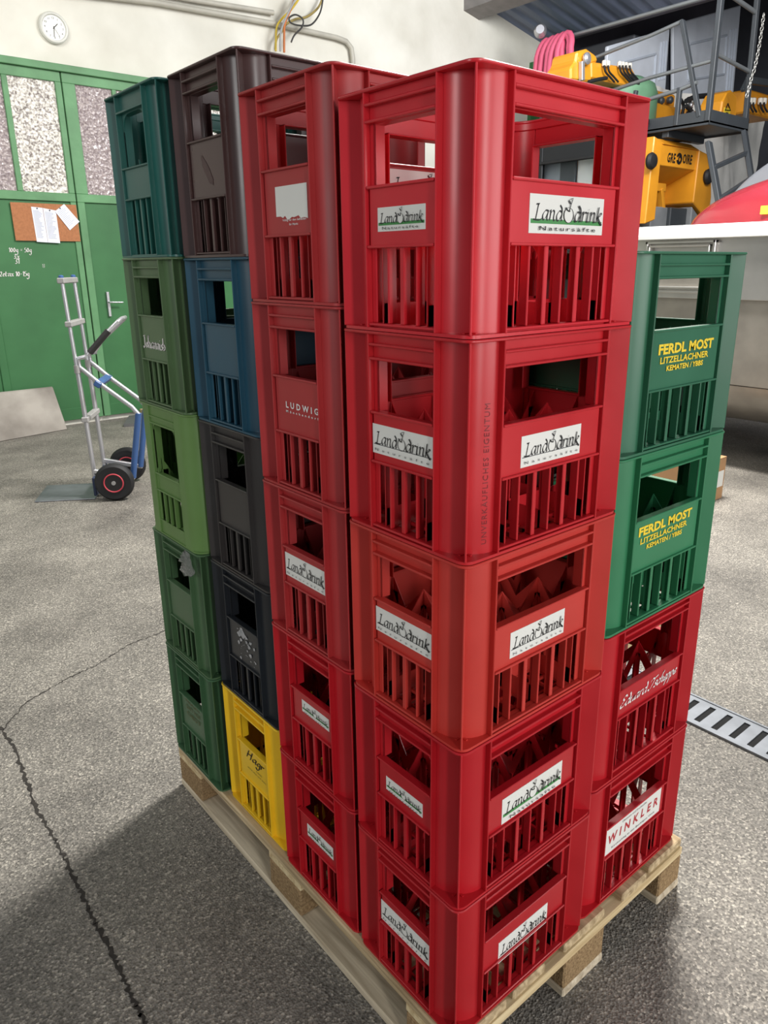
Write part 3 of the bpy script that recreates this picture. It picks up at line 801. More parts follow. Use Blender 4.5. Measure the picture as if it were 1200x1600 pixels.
def land_layers(kind):
    if kind in _ld: return _ld[kind]
    L = []
    if kind == 'green': L.append((([(.02, .255), (.98, .255), (.98, .37), (.02, .37)], [(0, 1, 2, 3)]), M_green_print))
    else: L.append((([(.02, .30), (.98, .30), (.98, .325), (.02, .325)], [(0, 1, 2, 3)]), M_grey_print))
    a = pen('Land', .15, 45, .12, asc=.55); b = pen('drink', .15, 45, .12, asc=.6)
    L.append((fit(a, .04, .43, base=.34, size=.27), M_black))
    if kind == 'green':
        L.append(((ring2d(.502, .52, .07, .22, .001)[0], []), M_white))
        n = 24; L.append((([(.502 + .066 * math.cos(2 * math.pi * i / n), .5 + .2 * math.sin(2 * math.pi * i / n)) for i in range(n)], [tuple(range(n))]), M_white))
    L.append((ring2d(.502, .50, .068, .205, .010), M_black))
    L.append((fit(pen('i', .0001)[:2], .5, .501, .5, .51), M_black))
    vs, fs = [], []
    for st in ([(.455, .70), (.485, .62), (.515, .60)], [(.505, .60), (.52, .76), (.545, .93)], [(.52, .80), (.495, .90), (.55, .95)]):
        p = crom(st, 5); o = len(vs)
        for x, y in p: vs += [(x - .006, y - .012), (x + .006, y + .012)]
        fs += [(o + 2 * i, o + 2 * i + 1, o + 2 * i + 3, o + 2 * i + 2) for i in range(len(p) - 1)]
    L.append(((vs, fs), M_black))
    L.append((fit(b, .575, .975, base=.34, size=.27), M_black))
    if kind == 'green': L.append((fit(font_polys('Naturs\u00e4fte', .004, 0, 1.35), .12, .88, base=.08, size=.16), M_black))
    else: L.append((fit(font_polys('Naturs\u00e4fte', 0, 0, 2.2), .05, .95, base=.10, size=.13), M_grey_print))
    _ld[kind] = L
    return L

C_ = {
 'red1': plastic('crate red vivid', (202, 36, 47)), 'red2': plastic('crate red', (188, 30, 38)), 'red3': plastic('crate red faded', (190, 50, 41), .46),
 'red4': plastic('crate red fresh', (180, 23, 34), .30), 'red5': plastic('crate red lower', (178, 28, 36), .34), 'red6': plastic('crate red dull', (168, 42, 44), .42),
 'brown': plastic('crate brown', (76, 52, 50), .28), 'blue': plastic('crate blue', (32, 74, 94), .38), 'black1': plastic('crate brownish black', (54, 49, 48), .40),
 'black2': plastic('crate black', (34, 35, 40), .34), 'yellow': plastic('crate yellow', (236, 192, 36), .36), 'teal': plastic('crate teal green', (36, 94, 86), .34),
 'olive': plastic('crate olive green', (82, 108, 70), .40), 'lime': plastic('crate light green', (98, 132, 70), .42), 'green1': plastic('crate dark green', (70, 100, 66), .40),
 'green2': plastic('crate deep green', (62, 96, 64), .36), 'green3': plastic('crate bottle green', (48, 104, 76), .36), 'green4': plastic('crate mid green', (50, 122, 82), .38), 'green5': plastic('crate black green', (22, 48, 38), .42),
}
def stack(x0, y0, zs, specs):
    out = []
    for i, (sty, mk, label) in enumerate(specs):
        z = zs[i] + .0004; h = zs[i + 1] - zs[i] - .0008
        out.append(crate(x0, y0, z, h, sty, C_[mk], label))
    return out
# nearest corner stack
zF = [.144, .4496, .7732, 1.0986, 1.427, 1.7622]
F = stack(0, 0, zF, [
 ('short', 'red5', 'red bottle crate lowest in the near corner stack, large white apple stickers'),
 ('short', 'red4', 'glossy red crate second from the floor in the near corner stack'),
 ('short', 'red3', 'faded orange-red crate in the middle of the near corner stack'),
 ('short', 'red2', 'red crate under the topmost one of the near corner stack, black edge lettering'),
 ('short', 'red1', 'topmost red crate of the near corner stack, apple sticker with green stripe')])
for i, (s0, s1, z0, z1, k) in enumerate([(.118, .263, .101, .152, 'line'), (.111, .279, .124, .177, 'green'), (.114, .255, .131, .178, 'line'), (.120, .266, .129, .178, 'line'), (.115, .285, .137, .188, 'green')]):
    sticker(F[i][1][0], 0, s0, s1, z0, z1, land_layers(k))
for i, (s0, s1, z0, z1, k) in enumerate([(.0775, .2205, .117, .166, 'line'), (.098, .199, .138, .167, 'green'), (.0775, .2205, .138, .184, 'line'), (.0775, .2205, .134, .182, 'line'), (.096, .2, .143, .176, 'green')]):
    sticker(F[i][1][1], 1, CY_ - s1 + .0, CY_ - s0, z0, z1, land_layers(k))
# embossed lettering up the corner post of the second crate from the top
g = MB(); vs, fs = fit(font_polys('UNVERK\u00c4UFLICHES EIGENTUM', 0, 0, 1.2), 0, .215, base=0, size=.0125)
cpost = [o for o in F[3][0].children if o.name.startswith('corner_post')][0]
R_ = M - .0125; c_ = M; vv = []
for a, b in vs:
    th_ = math.radians(14) + b / R_
    vv.append((c_ - (R_ + .0004) * math.sin(th_), c_ - (R_ + .0004) * math.cos(th_), .02 + a))
g.add(vv, fs); g.build('edge_lettering', mat('print dark red', (120, 16, 22), .5), cpost, recalc=False)

# second stack along the left side
zB = [.144, .4613, .7844, 1.1083, 1.4597, 1.8138]
B = stack(.002, .3, zB, [
 ('short', 'red4', 'lowest red crate beside the yellow one, small striped apple sticker'),
 ('short', 'red4', 'red crate second from the floor between the black and the corner stack'),
 ('short', 'red6', 'red crate in the middle of the second stack, large apple sticker'),
 ('tall', 'red6', 'red crate with small white capital lettering right of the blue crate'),
 ('tall', 'red6', 'topmost red crate of the second stack with a blank torn white sticker')])
sticker(B[0][1][1], 1, CY_ - .19, CY_ - .089, .138, .17, land_layers('green'))
sticker(B[1][1][1], 1, CY_ - .185, CY_ - .085, .15, .179, land_layers('green'))
sticker(B[2][1][1], 1, CY_ - .2195, CY_ - .0775, .134, .184, land_layers('line'))
sticker(B[3][1][1], 1, CY_ - .185, CY_ - .0775, .152, .173, [(fit(font_polys('LUDWIG', .03, 0, 1.7), 0, 1, .42, 1), M_white_print), (fit(font_polys('M\u00fcnchendorf', .02, 0, 1.9), .0, 1, base=.02, size=.3), M_white_print)], 'lettering', paper=False)
sticker(B[4][1][1], 1, CY_ - .184, CY_ - .086, .145, .193, [(fit(font_polys('V\u00f6llig f\u00fcr den Saftladen', .01), .2, .95, base=-.17, size=.10), M_white_print), (fit(font_polys('Ihr Markt', .01), .42, .7, base=-.32, size=.10), M_white_print)], ragged=True)
sticker(B[4][1][0], 0, .115, .285, .163, .214, land_layers('green'))

# third stack
zC = [.144, .4921, .8386, 1.1879, 1.5409, 1.8933]
Cst = stack(.011, .5985, zC, [
 ('tall', 'yellow', 'yellow crate standing on the pallet with black brush lettering'),
 ('tall', 'black2', 'black crate on the yellow one, torn silver sticker remains'),
 ('tall', 'black1', 'brownish black crate directly under the blue one'),
 ('tall', 'blue', 'dark blue crate between the brown and the black one'),
 ('tall', 'brown', 'glossy dark brown crate on top of the blue one, scuffed label field')])
sticker(Cst[0][1][1], 1, CY_ - .186, CY_ - .088, .142, .207, [(fit(pen('Hagr', .26, 50, .2), .02, .95, .38, 1.0), M_black), (fit(font_polys('fruchts\u00e4fte'), .5, .8, base=.26, size=.1), M_black), (fit(font_polys('www.obst und wein'), .05, .98, base=.1, size=.1), M_black)], 'lettering', paper=False)
def flakes(panel, face, s0, s1, z0, z1, n, m, name, rmax, cz=None):
    P = mapper(face, .0062); g = MB(); rnd = random.Random(n)
    for i in range(n):
        cs, cz = rnd.uniform(s0, s1), rnd.uniform(z0, z1); r = rnd.uniform(.15, 1) ** 2 * rmax + .001
        k = 9; pts = [(cs + r * rnd.uniform(.5, 1.2) * math.cos(2 * math.pi * j / k), cz + r * rnd.uniform(.4, 1.1) * math.sin(2 * math.pi * j / k)) for j in range(k)]
        g.add([P(a, b, .0008 + .00004 * i) for a, b in pts], [tuple(range(k))])
    return g.build(name, m, panel, recalc=False)
M_foil = mat('torn silver foil', (176, 178, 182), .4, metal=.3, var=.2, scale=60)
flakes(Cst[1][1][1], 1, .125, .15, .184, .196, 5, M_foil, 'sticker_remains', .020)
flakes(Cst[1][1][1], 1, .165, .19, .166, .192, 7, M_foil, 'sticker_remains', .012)
flakes(Cst[1][1][1], 1, .12, .215, .12, .207, 30, M_foil, 'sticker_remains', .006)
M_scuff = mat('scuffed brown', (80, 58, 56), .55, var=.15, scale=60)
P_ = mapper(1, .0062); g = MB()
for (s0, z0, s1, z1, w_) in ((.128, .192, .150, .150, .011), (.134, .185, .160, .138, .014), (.150, .170, .168, .135, .009)):
    n = 10; pts = []
    for j in range(n + 1): t = j / n; w2 = w_ * math.sin(math.pi * (.08 + .84 * t)) * random.uniform(.6, 1); pts.append((s0 + (s1 - s0) * t - w2, z0 + (z1 - z0) * t))
    for j in range(n, -1, -1): t = j / n; w2 = w_ * math.sin(math.pi * (.08 + .84 * t)) * random.uniform(.6, 1); pts.append((s0 + (s1 - s0) * t + w2, z0 + (z1 - z0) * t))
    k = len(g.v) * .000002; vs = [P_(a, b, .0006 + k) for a, b in pts]
    g.add(vs, [(j, j + 1, 2 * n - j, 2 * n + 1 - j) for j in range(n)])
g.build('scuff', M_scuff, Cst[4][1][1], recalc=False)
flakes(Cst[1][1][0], 0, .10, .26, .13, .2, 12, M_white_print, 'sticker_remains', .006)

# fourth stack
zD = [.144, .4934, .8437, 1.194, 1.5442, 1.8939]
D = stack(-.009, .902, zD, [
 ('tall', 'green2', 'dark green crate at the far pallet corner with faint gold lettering'),
 ('tall', 'green1', 'dark green crate with the clear plastic scrap over its edge'),
 ('plain', 'lime', 'light grass-green crate with smooth square corners'),
 ('tall', 'olive', 'olive green crate with white handwritten lettering'),
 ('teal', 'teal', 'bluish teal green crate with rounded window on top of the far left stack')])
sticker(D[3][1][1], 1, CY_ - .218, CY_ - .085, .138, .172, [(fit(pen('Johannisb', .24, 30, .02), 0, 1.0, 0, 1), M_white_print)], 'lettering', paper=False)
sticker(D[0][1][1], 1, CY_ - .2, CY_ - .09, .15, .22, [(fit(font_polys('FRUCHT', .01), .1, .9, .7, .95), M_gold_print), (fit(font_polys('SAFT HOF', .01), .1, .9, .4, .6), M_gold_print), (fit(font_polys('OBST', .01), .1, .9, .1, .3), M_gold_print)], 'lettering', paper=False)

# right-hand stack
zS = [.144, .4775, .8337, 1.1892, 1.5432]
Sx, Sy = .3945, .010
S_ = stack(Sx, Sy, zS, [
 ('short', 'red4', 'lowest red crate of the right stack, white sticker with wide red capitals'),
 ('low', 'red4', 'bright red crate with white script lettering under the green ones'),
 ('tall', 'green4', 'mid green crate with yellow lettering standing on the red script crate'),
 ('tall', 'green3', 'topmost green crate of the right stack with yellow lettering')])
def ferdl(panel, s0, s1, z0, z1):
    sticker(panel, 0, s0, s1, z0, z1, [(fit(font_polys('FERDL MOST', .04), .0, 1, .62, 1.0), M_yellow_print),
      (fit(font_polys('LITZELLACHNER', .025), .04, .92, .30, .54), M_yellow_print), (fit(font_polys('KEMATEN / YBBS', .03), .16, .83, .02, .22), M_yellow_print)], 'lettering', paper=False)
ferdl(S_[3][1][0], .1, .294, .145, .196)
ferdl(S_[2][1][0], .093, .288, .155, .207)
sticker(S_[1][1][0], 0, .084, .305, .158, .194, [(fit(pen('Eduard Tscheppe', .24, 48, .38), 0, 1, -.05, 1.05), M_white_print)], 'lettering', paper=False)
sticker(S_[0][1][0], 0, .0775, .300, .128, .2, [(fit(font_polys('WINKLER', .03, .12, 1.7), .05, .95, .35, .68), M_red_print),
   (fit(font_polys('Obstwein und Fruchts\u00e4fte'), .28, .72, base=.8, size=.1), M_grey_print), (fit(font_polys('Kirchschlag in der Buckligen Welt'), .12, .9, base=.12, size=.1), M_grey_print)])
# the stack hidden behind, glimpsed through the openings
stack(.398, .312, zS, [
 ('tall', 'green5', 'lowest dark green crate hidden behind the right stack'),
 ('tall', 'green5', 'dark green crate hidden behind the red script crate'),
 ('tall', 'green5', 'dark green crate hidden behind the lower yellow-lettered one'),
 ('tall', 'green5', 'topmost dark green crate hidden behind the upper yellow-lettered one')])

# clear plastic scrap caught between two green crates
m = bpy.data.materials.new('clear film'); m.use_nodes = True; b = m.node_tree.nodes['Principled BSDF']
b.inputs['Base Color'].default_value = (.95, .96, .98, 1); b.inputs['Roughness'].default_value = .08; b.inputs['Transmission Weight'].default_value = .9; b.inputs['IOR'].default_value = 1.25
nz = m.node_tree.nodes.new('ShaderNodeTexNoise'); nz.inputs['Scale'].default_value = 90
bp = m.node_tree.nodes.new('ShaderNodeBump'); bp.inputs['Strength'].default_value = .8; bp.inputs['Distance'].default_value = .01
m.node_tree.links.new(nz.outputs['Fac'], bp.inputs['Height']); m.node_tree.links.new(bp.outputs[0], b.inputs['Normal'])
g = MB(); N = 12; vs = []
for side in (0, 1):
    for i in range(N + 1):
        t = i / N; wdt = .010 + .022 * math.sin(math.pi * min(1, t * .75)) + .012 * t * (1 - t) * 3
        for j in range(5):
            s = j / 4 - .5
            vs.append((-.007 - .004 * side * math.sin(math.pi * (j / 4)) - .009 * noise.noise(Vector((i * .8, j * 1.3, 2.2))) - .006 * t, 0.975 - s * wdt * 2 + .006 * noise.noise(Vector((i * .5, 3, 1))), .838 - .066 * t + (.012 * abs(s) if i == N else 0)))
fs = []
o = (N + 1) * 5
for i in range(N):
    for j in range(4):
        k = i * 5 + j; fs += [(k, k + 1, k + 6, k + 5), (o + k, o + k + 5, o + k + 6, o + k + 1)]
g.add(vs, fs); tag(g.build('plastic_scrap', m, smooth=30, recalc=False), 'crumpled clear plastic scrap hanging under the light green crate', 'plastic scrap')

# ------------------------------------------------------------------ stainless tank (wine press) on the right
M_inox = mat('brushed stainless steel', (206, 204, 200), .30, metal=.9, var=.10, scale=3, bump=.05, bscale=30)
M_inox2 = mat('dull stainless steel', (168, 162, 154), .42, metal=.85, var=.16, scale=4)
tk = thing('wine_press', 'large stainless steel wine press trough with red drum behind the right crates', 'press', (5.4, 1.6, 0))
def tkp(name, m, prof, y0, y1, smooth=None, bevel=.004):
    g = MB(); g.prism([(x - 5.4, y0 - 1.6, z) for x, z in prof], (0, y1 - y0, 0)); return g.build(name, m, tk, bevel=bevel, smooth=smooth)
tkp('upper_shell', M_inox, [(4.62, 1.27), (4.62, 1.70), (6.2, 1.70), (6.2, 1.27)], -.2, 3.3)
M_rim = mat('glare whitened steel rim', (226, 226, 224), .5, metal=.4, var=.04)  # stainless rim made paler to paint in the skylight glare
tkp('rim', M_rim, [(4.54, 1.692), (4.60, 1.692), (4.60, 1.785), (4.585, 1.79), (4.54, 1.715)], -.2, 3.3)
tkp('rim_shelf', M_rim, [(4.601, 1.701), (6.2, 1.701), (6.2, 1.76), (4.601, 1.785)], -.2, 3.3)
tkp('lower_shell', M_inox2, [(4.66, .665), (4.66, 1.27), (6.2, 1.27), (6.2, .665)], -.2, 3.3)
arc = [(4.665 + .75 * (1 - math.cos(t)), .66 - .36 * math.sin(t)) for t in [math.pi / 2 * k / 10 for k in range(11)]]
tkp('trough_bottom', M_inox2, arc + [(6.0, .30), (6.2, .66)], -.2, 3.3, smooth=30, bevel=0)
g = MB()
def frame(y0, y1, z0, z1, w_, d0, d1):
    for a in ((y0, y1, z1 - w_, z1), (y0, y1, z0, z0 + w_), (y0, y0 + w_, z0, z1), (y1 - w_, y1, z0, z1)):
        g.box(d0 - 5.4, d1 - 5.4, a[0] - 1.6, a[1] - 1.6, a[2], a[3])
frame(2.06, 2.62, 1.31, 1.682, .022, 4.575, 4.62); frame(2.095, 2.585, 1.345, 1.652, .014, 4.56, 4.60)
g.build('hatch_frame', M_inox, tk, bevel=.004)
g = MB(); g.box(4.605 - 5.4, 4.622 - 5.4, 2.125 - 1.6, 2.595 - 1.6, 1.345, 1.60); g.build('hatch_door', M_inox2, tk, bevel=.003)
for x in (4.85, 6.0):
    for y in (-.05, 3.1):
        g = MB(); g.box(x - 5.44, x - 5.36, y - 1.64, y - 1.56, 0, .42 if x < 5 else .34); g.build('leg', M_inox2, tk, bevel=.004)
def ellipsoid(c, rx, ry, rz_, nu=40, nv=24, zmin=-.3):
    g = MB(); vs = []; fs = []
    for j in range(nv + 1):
        ph = zmin * math.pi / 2 + (math.pi / 2 - zmin * math.pi / 2) * j / nv
        for i in range(nu):
            a = 2 * math.pi * i / nu
            vs.append((c[0] - 5.4 + rx * math.cos(a) * math.cos(ph), c[1] - 1.6 + ry * math.sin(a) * math.cos(ph), c[2] + rz_ * math.sin(ph)))
    for j in range(nv):
        for i in range(nu):
            i2 = (i + 1) % nu; fs.append((j * nu + i, j * nu + i2, (j + 1) * nu + i2, (j + 1) * nu + i))
    fs.append(tuple(range(nu - 1, -1, -1))); g.add(vs, fs); return g
M_drum = mat('red painted drum', (136, 36, 46), .25, var=.04, coat=.5)
ellipsoid((5.4, 1.0, 1.77), .50, 1.72, .47, zmin=-.02).build('drum', M_drum, tk, smooth=60)
ellipsoid((6.05, 1.35, 1.78), .14, 1.50, .80, zmin=-.02).build('lid', mat('grey acrylic lid', (112, 114, 120), .2, var=.05, coat=.4), tk, smooth=60)
p = atx(1196, 328, 4.98)
g = MB(); g.box(p.x - 5.4 - .012, p.x - 5.4 + .03, p.y - 1.6 - .05, p.y - 1.6 + .03, p.z - .028, p.z + .028); g.build('warning_label', M_yellow_print, tk)

# cardboard box on the floor by the press
bx = thing('cardboard_box', 'brown cardboard box on the floor under the press, seen behind the right crates', 'box', (3.82, 1.78, 0))
M_card = mat('cardboard', (176, 136, 96), .85, var=.06)
g = MB(); g.box(-.24, .22, -.25, .25, 0, .285); g.build('carton', M_card, bx, bevel=.003)
g = MB(); g.box(-.24, -.01, -.25, .25, .2855, .290); g.build('flap', M_card, bx); g = MB(); g.box(.0, .22, -.25, .25, .2855, .290); g.build('flap', M_card, bx)
g = MB(); g.box(.10, .20, -.2525, -.2502, .09, .20); g.build('shipping_label', M_white, bx)

# ------------------------------------------------------------------ hand truck
ht = thing('hand_truck', 'folding aluminium hand truck with black wheels on the floor left of the crates', 'hand truck', (1.04, 4.435, 0))
FX, AY = Vector((-.855, .519, 0)), Vector((.519, .855, 0))
def hp(x, y, z): return FX * x + AY * y + Vector((0, 0, z))
RZ = .15
for sy, nm in ((-1, 'rail'), (1, 'rail')):
    g = MB(); g.tube([hp(.145, sy * RZ, .12), hp(.155, sy * RZ, .56), hp(.165, sy * RZ, .9)], .0155, 12); g.tube([hp(.165, sy * RZ, .85), hp(.185, sy * RZ, 1.45)], .0125, 12)
    g.build('rail', M_silver, ht, smooth=50)
def brk(z, x, m, name):
    g = MB(); g.bar(hp(x, -RZ - .025, z), hp(x, RZ + .025, z), .045, .035); g.build(name, m, ht, bevel=.005)
M_bracket = mat('grey plastic bracket', (150, 148, 146), .5)
brk(.55, .155, M_bracket, 'bracket'); brk(1.175, .176, M_bracket, 'bracket'); brk(1.445, .187, M_bracket, 'bracket')
for sy in (-1, 1):
    g = MB(); g.lathe([(.016, 0), (.016, .018), (.009, .024)], hp(.187, sy * RZ, 1.455), (0, 0, 1), 12); g.build('end_cap', M_blue, ht, smooth=40)
    g = MB(); g.lathe([(.021, 0), (.021, .05)], hp(.164, sy * RZ, .86), (0, 0, 1), 12); g.build('clamp', M_bracket, ht, smooth=40)
    P_ = [hp(.10, sy * RZ, .965), hp(.15, sy * RZ, .955), hp(.15, sy * RZ, .90), hp(.11, sy * RZ, .86), hp(.04, sy * RZ, .79), hp(-.15, sy * RZ, .625), hp(-.19, sy * RZ, .57)]
    g = MB(); g.tube(P_, .0155, 12); g.build('support_tube', M_silver, ht, smooth=50)
    g = MB(); g.tube([hp(-.19, sy * RZ, .58), hp(-.165, sy * RZ, .45), hp(-.105, sy * RZ, .13)], .021, 12); g.build('support_leg', M_blue, ht, smooth=50)
    g = MB(); g.bar(hp(-.12, sy * RZ, .13), hp(.15, sy * RZ, .19), .03, .03); g.build('side_strut', M_silver, ht, bevel=.004)
    # wheel
    wc = hp(0, sy * .235, .13); wh = MB()
    wh.lathe([(.075, -.034), (.112, -.036), (.126, -.02), (.13, 0), (.126, .02), (.112, .036), (.075, .034)], wc, AY, 36); tyre = wh.build('wheel', M_rubber, ht, smooth=50)
    wh = MB(); wh.lathe([(.05, -.037), (.072, -.038), (.074, .038), (.05, .037)], wc, AY, 32); wh.build('rim', mat('wheel rim black', (34, 32, 34), .4), tyre, smooth=40)
    wh = MB(); wh.tube([wc + AY * .038 * -1 + (FX * math.cos(t) + Vector((0, 0, 1)) * math.sin(t)) * .062 for t in [2 * math.pi * k / 28 for k in range(28)]], .0045, 8, closed=True); wh.build('rim_ring', mat('wheel red ring', (196, 66, 78), .5), tyre, smooth=60)
    wh = MB(); wh.lathe([(.014, -.042), (.014, .042)], wc, AY, 16); wh.build('hub', M_bracket, tyre, smooth=40)
g = MB(); g.bar(hp(.045, -RZ - .03, .785), hp(.045, RZ + .03, .785), .045, .04, up=(.5, -.3, .8)); g.build('cross_brace', M_blue, ht, bevel=.006)
g = MB(); g.tube([hp(0, -.27, .13), hp(0, .27, .13)], .011, 10); g.build('axle', M_dark, ht)
g = MB(); g.bar(hp(.145, -.20, .09), hp(.145, .20, .09), .02, .13); g.build('foot_bracket', mat('dark blue enamel', (34, 48, 78), .45), ht, bevel=.004)
g = MB(); q = [hp(.15, -.2, .002), hp(.545, -.2, .002), hp(.575, .2, .002), hp(.15, .2, .002)]; g.prism(q, (0, 0, .006)); g.build('toe_plate', M_steel, ht, bevel=.002)
g = MB(); g.tube([hp(.10, -.1, .97), hp(.05, -.1, 1.035), hp(-.118, -.1, 1.185), hp(-.135, -.06, 1.2), hp(-.135, .06, 1.2), hp(-.118, .1, 1.185), hp(.04, .1, 1.05), hp(.10, .1, .97)], .013, 10); g.build('handle', M_silver, ht, smooth=50)
g = MB(); g.tube([hp(.085, -.1, .985), hp(-.05, -.1, 1.125)], .021, 12); g.build('grip', mat('black grip', (42, 40, 40), .5), ht, smooth=50)

# ------------------------------------------------------------------ grape harvester at the back right
H0 = Vector((7.9, 4.8, 0))
hv = thing('grape_harvester', 'large yellow grape harvester with grey platform and railings behind the press', 'harvester', H0)
class HB(MB):
    def build(s, name, m, parent=hv, **k):
        s.v = [(x - H0.x, y - H0.y, z - H0.z) for x, y, z in s.v] if parent is hv else s.v
        return MB.build(s, name, m, parent, **k)
# platform
g = HB(); g.box(7.48, 8.36, 3.80, 6.3, 2.96, 2.985); g.box(7.48, 8.36, 3.80, 3.815, 2.94, 3.09); g.box(7.48, 7.495, 3.80, 6.3, 2.94, 3.09); g.box(8.345, 8.36, 3.8, 6.3, 2.94, 3.09); g.build('platform', M_dark, bevel=.004)
for y_ in (4.3, 5.2):
    g = HB(); g.box(7.52, 8.32, y_, y_ + .08, 2.88, 2.96); g.build('platform_beam', M_dark, bevel=.004)
# railings
def post(a, b_, w_=.055): g = HB(); g.bar(a, b_, w_, w_ * .8); g.build('rail_post', M_dark, bevel=.005)
post((7.50, 3.83, 2.98), (7.50, 3.83, 4.6), .065); post((8.33, 3.83, 2.98), (8.25, 3.83, 4.6), .06)
post(atx(1093, 183, 7.5), atx(1066, 32, 7.5), .055); post((7.5, 4.2, 2.98), (7.5, 4.2, 3.36), .055); post((7.5, 4.8, 2.98), (7.5, 4.75, 3.42), .05); post((7.5, 6.12, 2.98), (7.5, 6.12, 4.18), .05)
def rail(pts, r_=.022):
    g = HB(); g.tube(pts, r_, 10); g.build('hand_rail', mat('galvanised rail', (132, 136, 138), .4, metal=.4, var=.08), smooth=50)
rail([(7.5, 6.12, 4.17), (7.5, 3.83, 4.17)], .02); rail([atx(905, 100, 7.5), (7.5, 4.6, 3.95), atx(1066, 33, 7.5)], .02); rail([(7.5, 5.4, 3.44), (7.5, 4.6, 3.52), (7.5, 3.83, 3.56)], .02)
rail([(7.5, 5.0, 3.26), (7.5, 4.2, 3.34), (7.5, 4.0, 3.38)], .022); rail([(7.5, 3.83, 3.62), (8.29, 3.83, 3.56)], .022); rail([(7.5, 3.83, 4.20), (8.27, 3.83, 4.13)], .024); rail([(7.5, 5.56, 3.84), (7.5, 6.12, 3.80)], .02)
# chain
g = HB(); c0 = Vector((8.33, 3.77, 4.12)); c1 = Vector((8.17, 3.77, 3.28)); n = 20
for i in range(n):
    t = (i + .5) / n; c = c0.lerp(c1, t) + Vector((.05 * math.sin(math.pi * t) * (1 if t < .7 else .6), 0, 0)); e = (c1 - c0).normalized(); s_ = Vector((0, 1, 0)) if i % 2 else e.cross(Vector((0, 1, 0)))
    g.tube([c + e * .027 * math.cos(a) + s_ * .015 * math.sin(a) for a in [2 * math.pi * k / 12 for k in range(12)]], .0055, 6, closed=True)
g.build('chain', mat('chain zinc', (186, 184, 178), .35, metal=.6), smooth=60)
# ladder
L0, L1 = aty(1107, 222, 3.74), aty(1127, 335, 3.45); R0, R1 = aty(1163, 206, 3.74), aty(1176, 290, 3.45)
for a, b_ in ((L0, L1), (R0, R1)):
    g = HB(); g.bar(a, b_ + (b_ - a) * .8, .085, .05, up=(0, 1, 0)); g.build('ladder_rail', M_dark, bevel=.006)
for t in (.36, .8, 1.25):
    g = HB(); g.bar(L0.lerp(L1, t), R0.lerp(R1, t * 1.08), .05, .045); g.build('ladder_rung', M_dark, bevel=.005)
# hopper with the name panel
Y0 = 4.3
g = HB()
g.box(7.37, 8.2, Y0, 5.3, 2.58, 2.80)
g.hexa([(7.37, Y0 + .02, 2.58), (8.2, Y0 + .02, 2.58), (8.2, Y0 + .5, 2.36), (7.37, Y0 + .5, 2.36)], [(7.37, Y0 + .02, 2.6), (8.2, Y0 + .02, 2.6), (8.2, Y0 + .55, 2.6), (7.37, Y0 + .55, 2.6)])
g.build('hopper', M_yellow, bevel=.008)
g = HB(); g.hexa([(7.16, Y0 - .03, 1.95), (7.36, Y0 - .03, 2.0), (7.36, 5.3, 2.0), (7.16, 5.3, 1.95)], [(7.20, Y0 - .03, 2.86), (7.37, Y0 - .03, 2.82), (7.37, 5.3, 2.82), (7.20, 5.3, 2.86)]); g.build('hopper_side', M_yellow, bevel=.01)
g = HB(); g.prism([(8.18, Y0 - .03, 2.80), (8.46, Y0 - .03, 2.76), (8.58, Y0 - .03, 2.30), (8.56, Y0 - .03, 2.02), (8.16, Y0 - .03, 2.22)], (0, 1.0, 0)); g.build('hopper_side', M_yellow, bevel=.01)
g = HB(); g.hexa([(7.42, Y0 - .02, 2.80), (8.2, Y0 - .02, 2.80), (8.2, Y0 + .3, 2.80), (7.42, Y0 + .3, 2.80)], [(7.46, Y0 + .08, 2.87), (8.16, Y0 + .08, 2.87), (8.16, Y0 + .3, 2.87), (7.46, Y0 + .3, 2.87)]); g.build('hopper_lip', M_yellow_dark, bevel=.006)
g = HB(); g.box(7.75, 8.19, Y0 + .35, 5.2, 1.9, 2.45); g.build('chute', M_yellow_dark, bevel=.008)
g = HB(); g.box(7.37, 7.78, Y0 + .12, Y0 + .18, 2.33, 2.42); g.bar((7.68, Y0 + .14, 2.36), (7.78, Y0 + .14, 2.1), .07, .05); g.build('chute_bracket', M_yellow, bevel=.006)
g = HB(); g.box(7.48, 7.83, Y0 + .1, 5.2, 1.5, 2.16); g.build('side_cover', mat('grey side cover', (128, 130, 132), .5), bevel=.01)
g = HB(); g.box(7.83, 8.2, Y0 + .06, 5.2, 1.5, 2.16); g.build('side_cover', M_dark, bevel=.01)
g = HB(); g.hexa([(8.2, Y0, 1.5), (8.75, Y0, 1.5), (8.75, 5.0, 1.5), (8.2, 5.0, 1.5)], [(8.2, Y0, 2.18), (8.6, Y0, 1.95), (8.6, 5.0, 1.95), (8.2, 5.0, 2.18)]); g.build('side_cover', mat('grey side cover', (128, 130, 132), .5), bevel=.01)
g = HB(); g.box(7.2, 7.45, Y0 + .2, 4.9, 1.4, 1.95); g.build('frame_foot', mat('light grey foot', (190, 190, 190), .5), bevel=.01)
g = HB()
def logo(txt, u0, u1, v0, v1, sh=.12):
    a = aty(u0, v1, Y0); b_ = aty(u1, v0, Y0)
    vs, fs = fit(font_polys(txt, .03, sh, 1.1), a.x, b_.x, a.z, b_.z)
    g.add([(x, Y0 - .004, z) for x, z in vs], fs)
logo('GRE', 1042, 1056, 240, 253.5); logo('OIRE', 1066, 1082, 242.5, 255.5)
c = aty(1061, 248, Y0); vs, fs = ring2d(c.x, c.z, .062, .062, .03, 200, 520, 24); g.add([(x, Y0 - .004, z) for x, z in vs], fs); vs, fs = ring2d(c.x + .012, c.z - .01, .035, .045, .02, 20, 300, 16); g.add([(x, Y0 - .0045, z) for x, z in vs], fs)
lg = g.build('name_lettering', M_black, recalc=False)
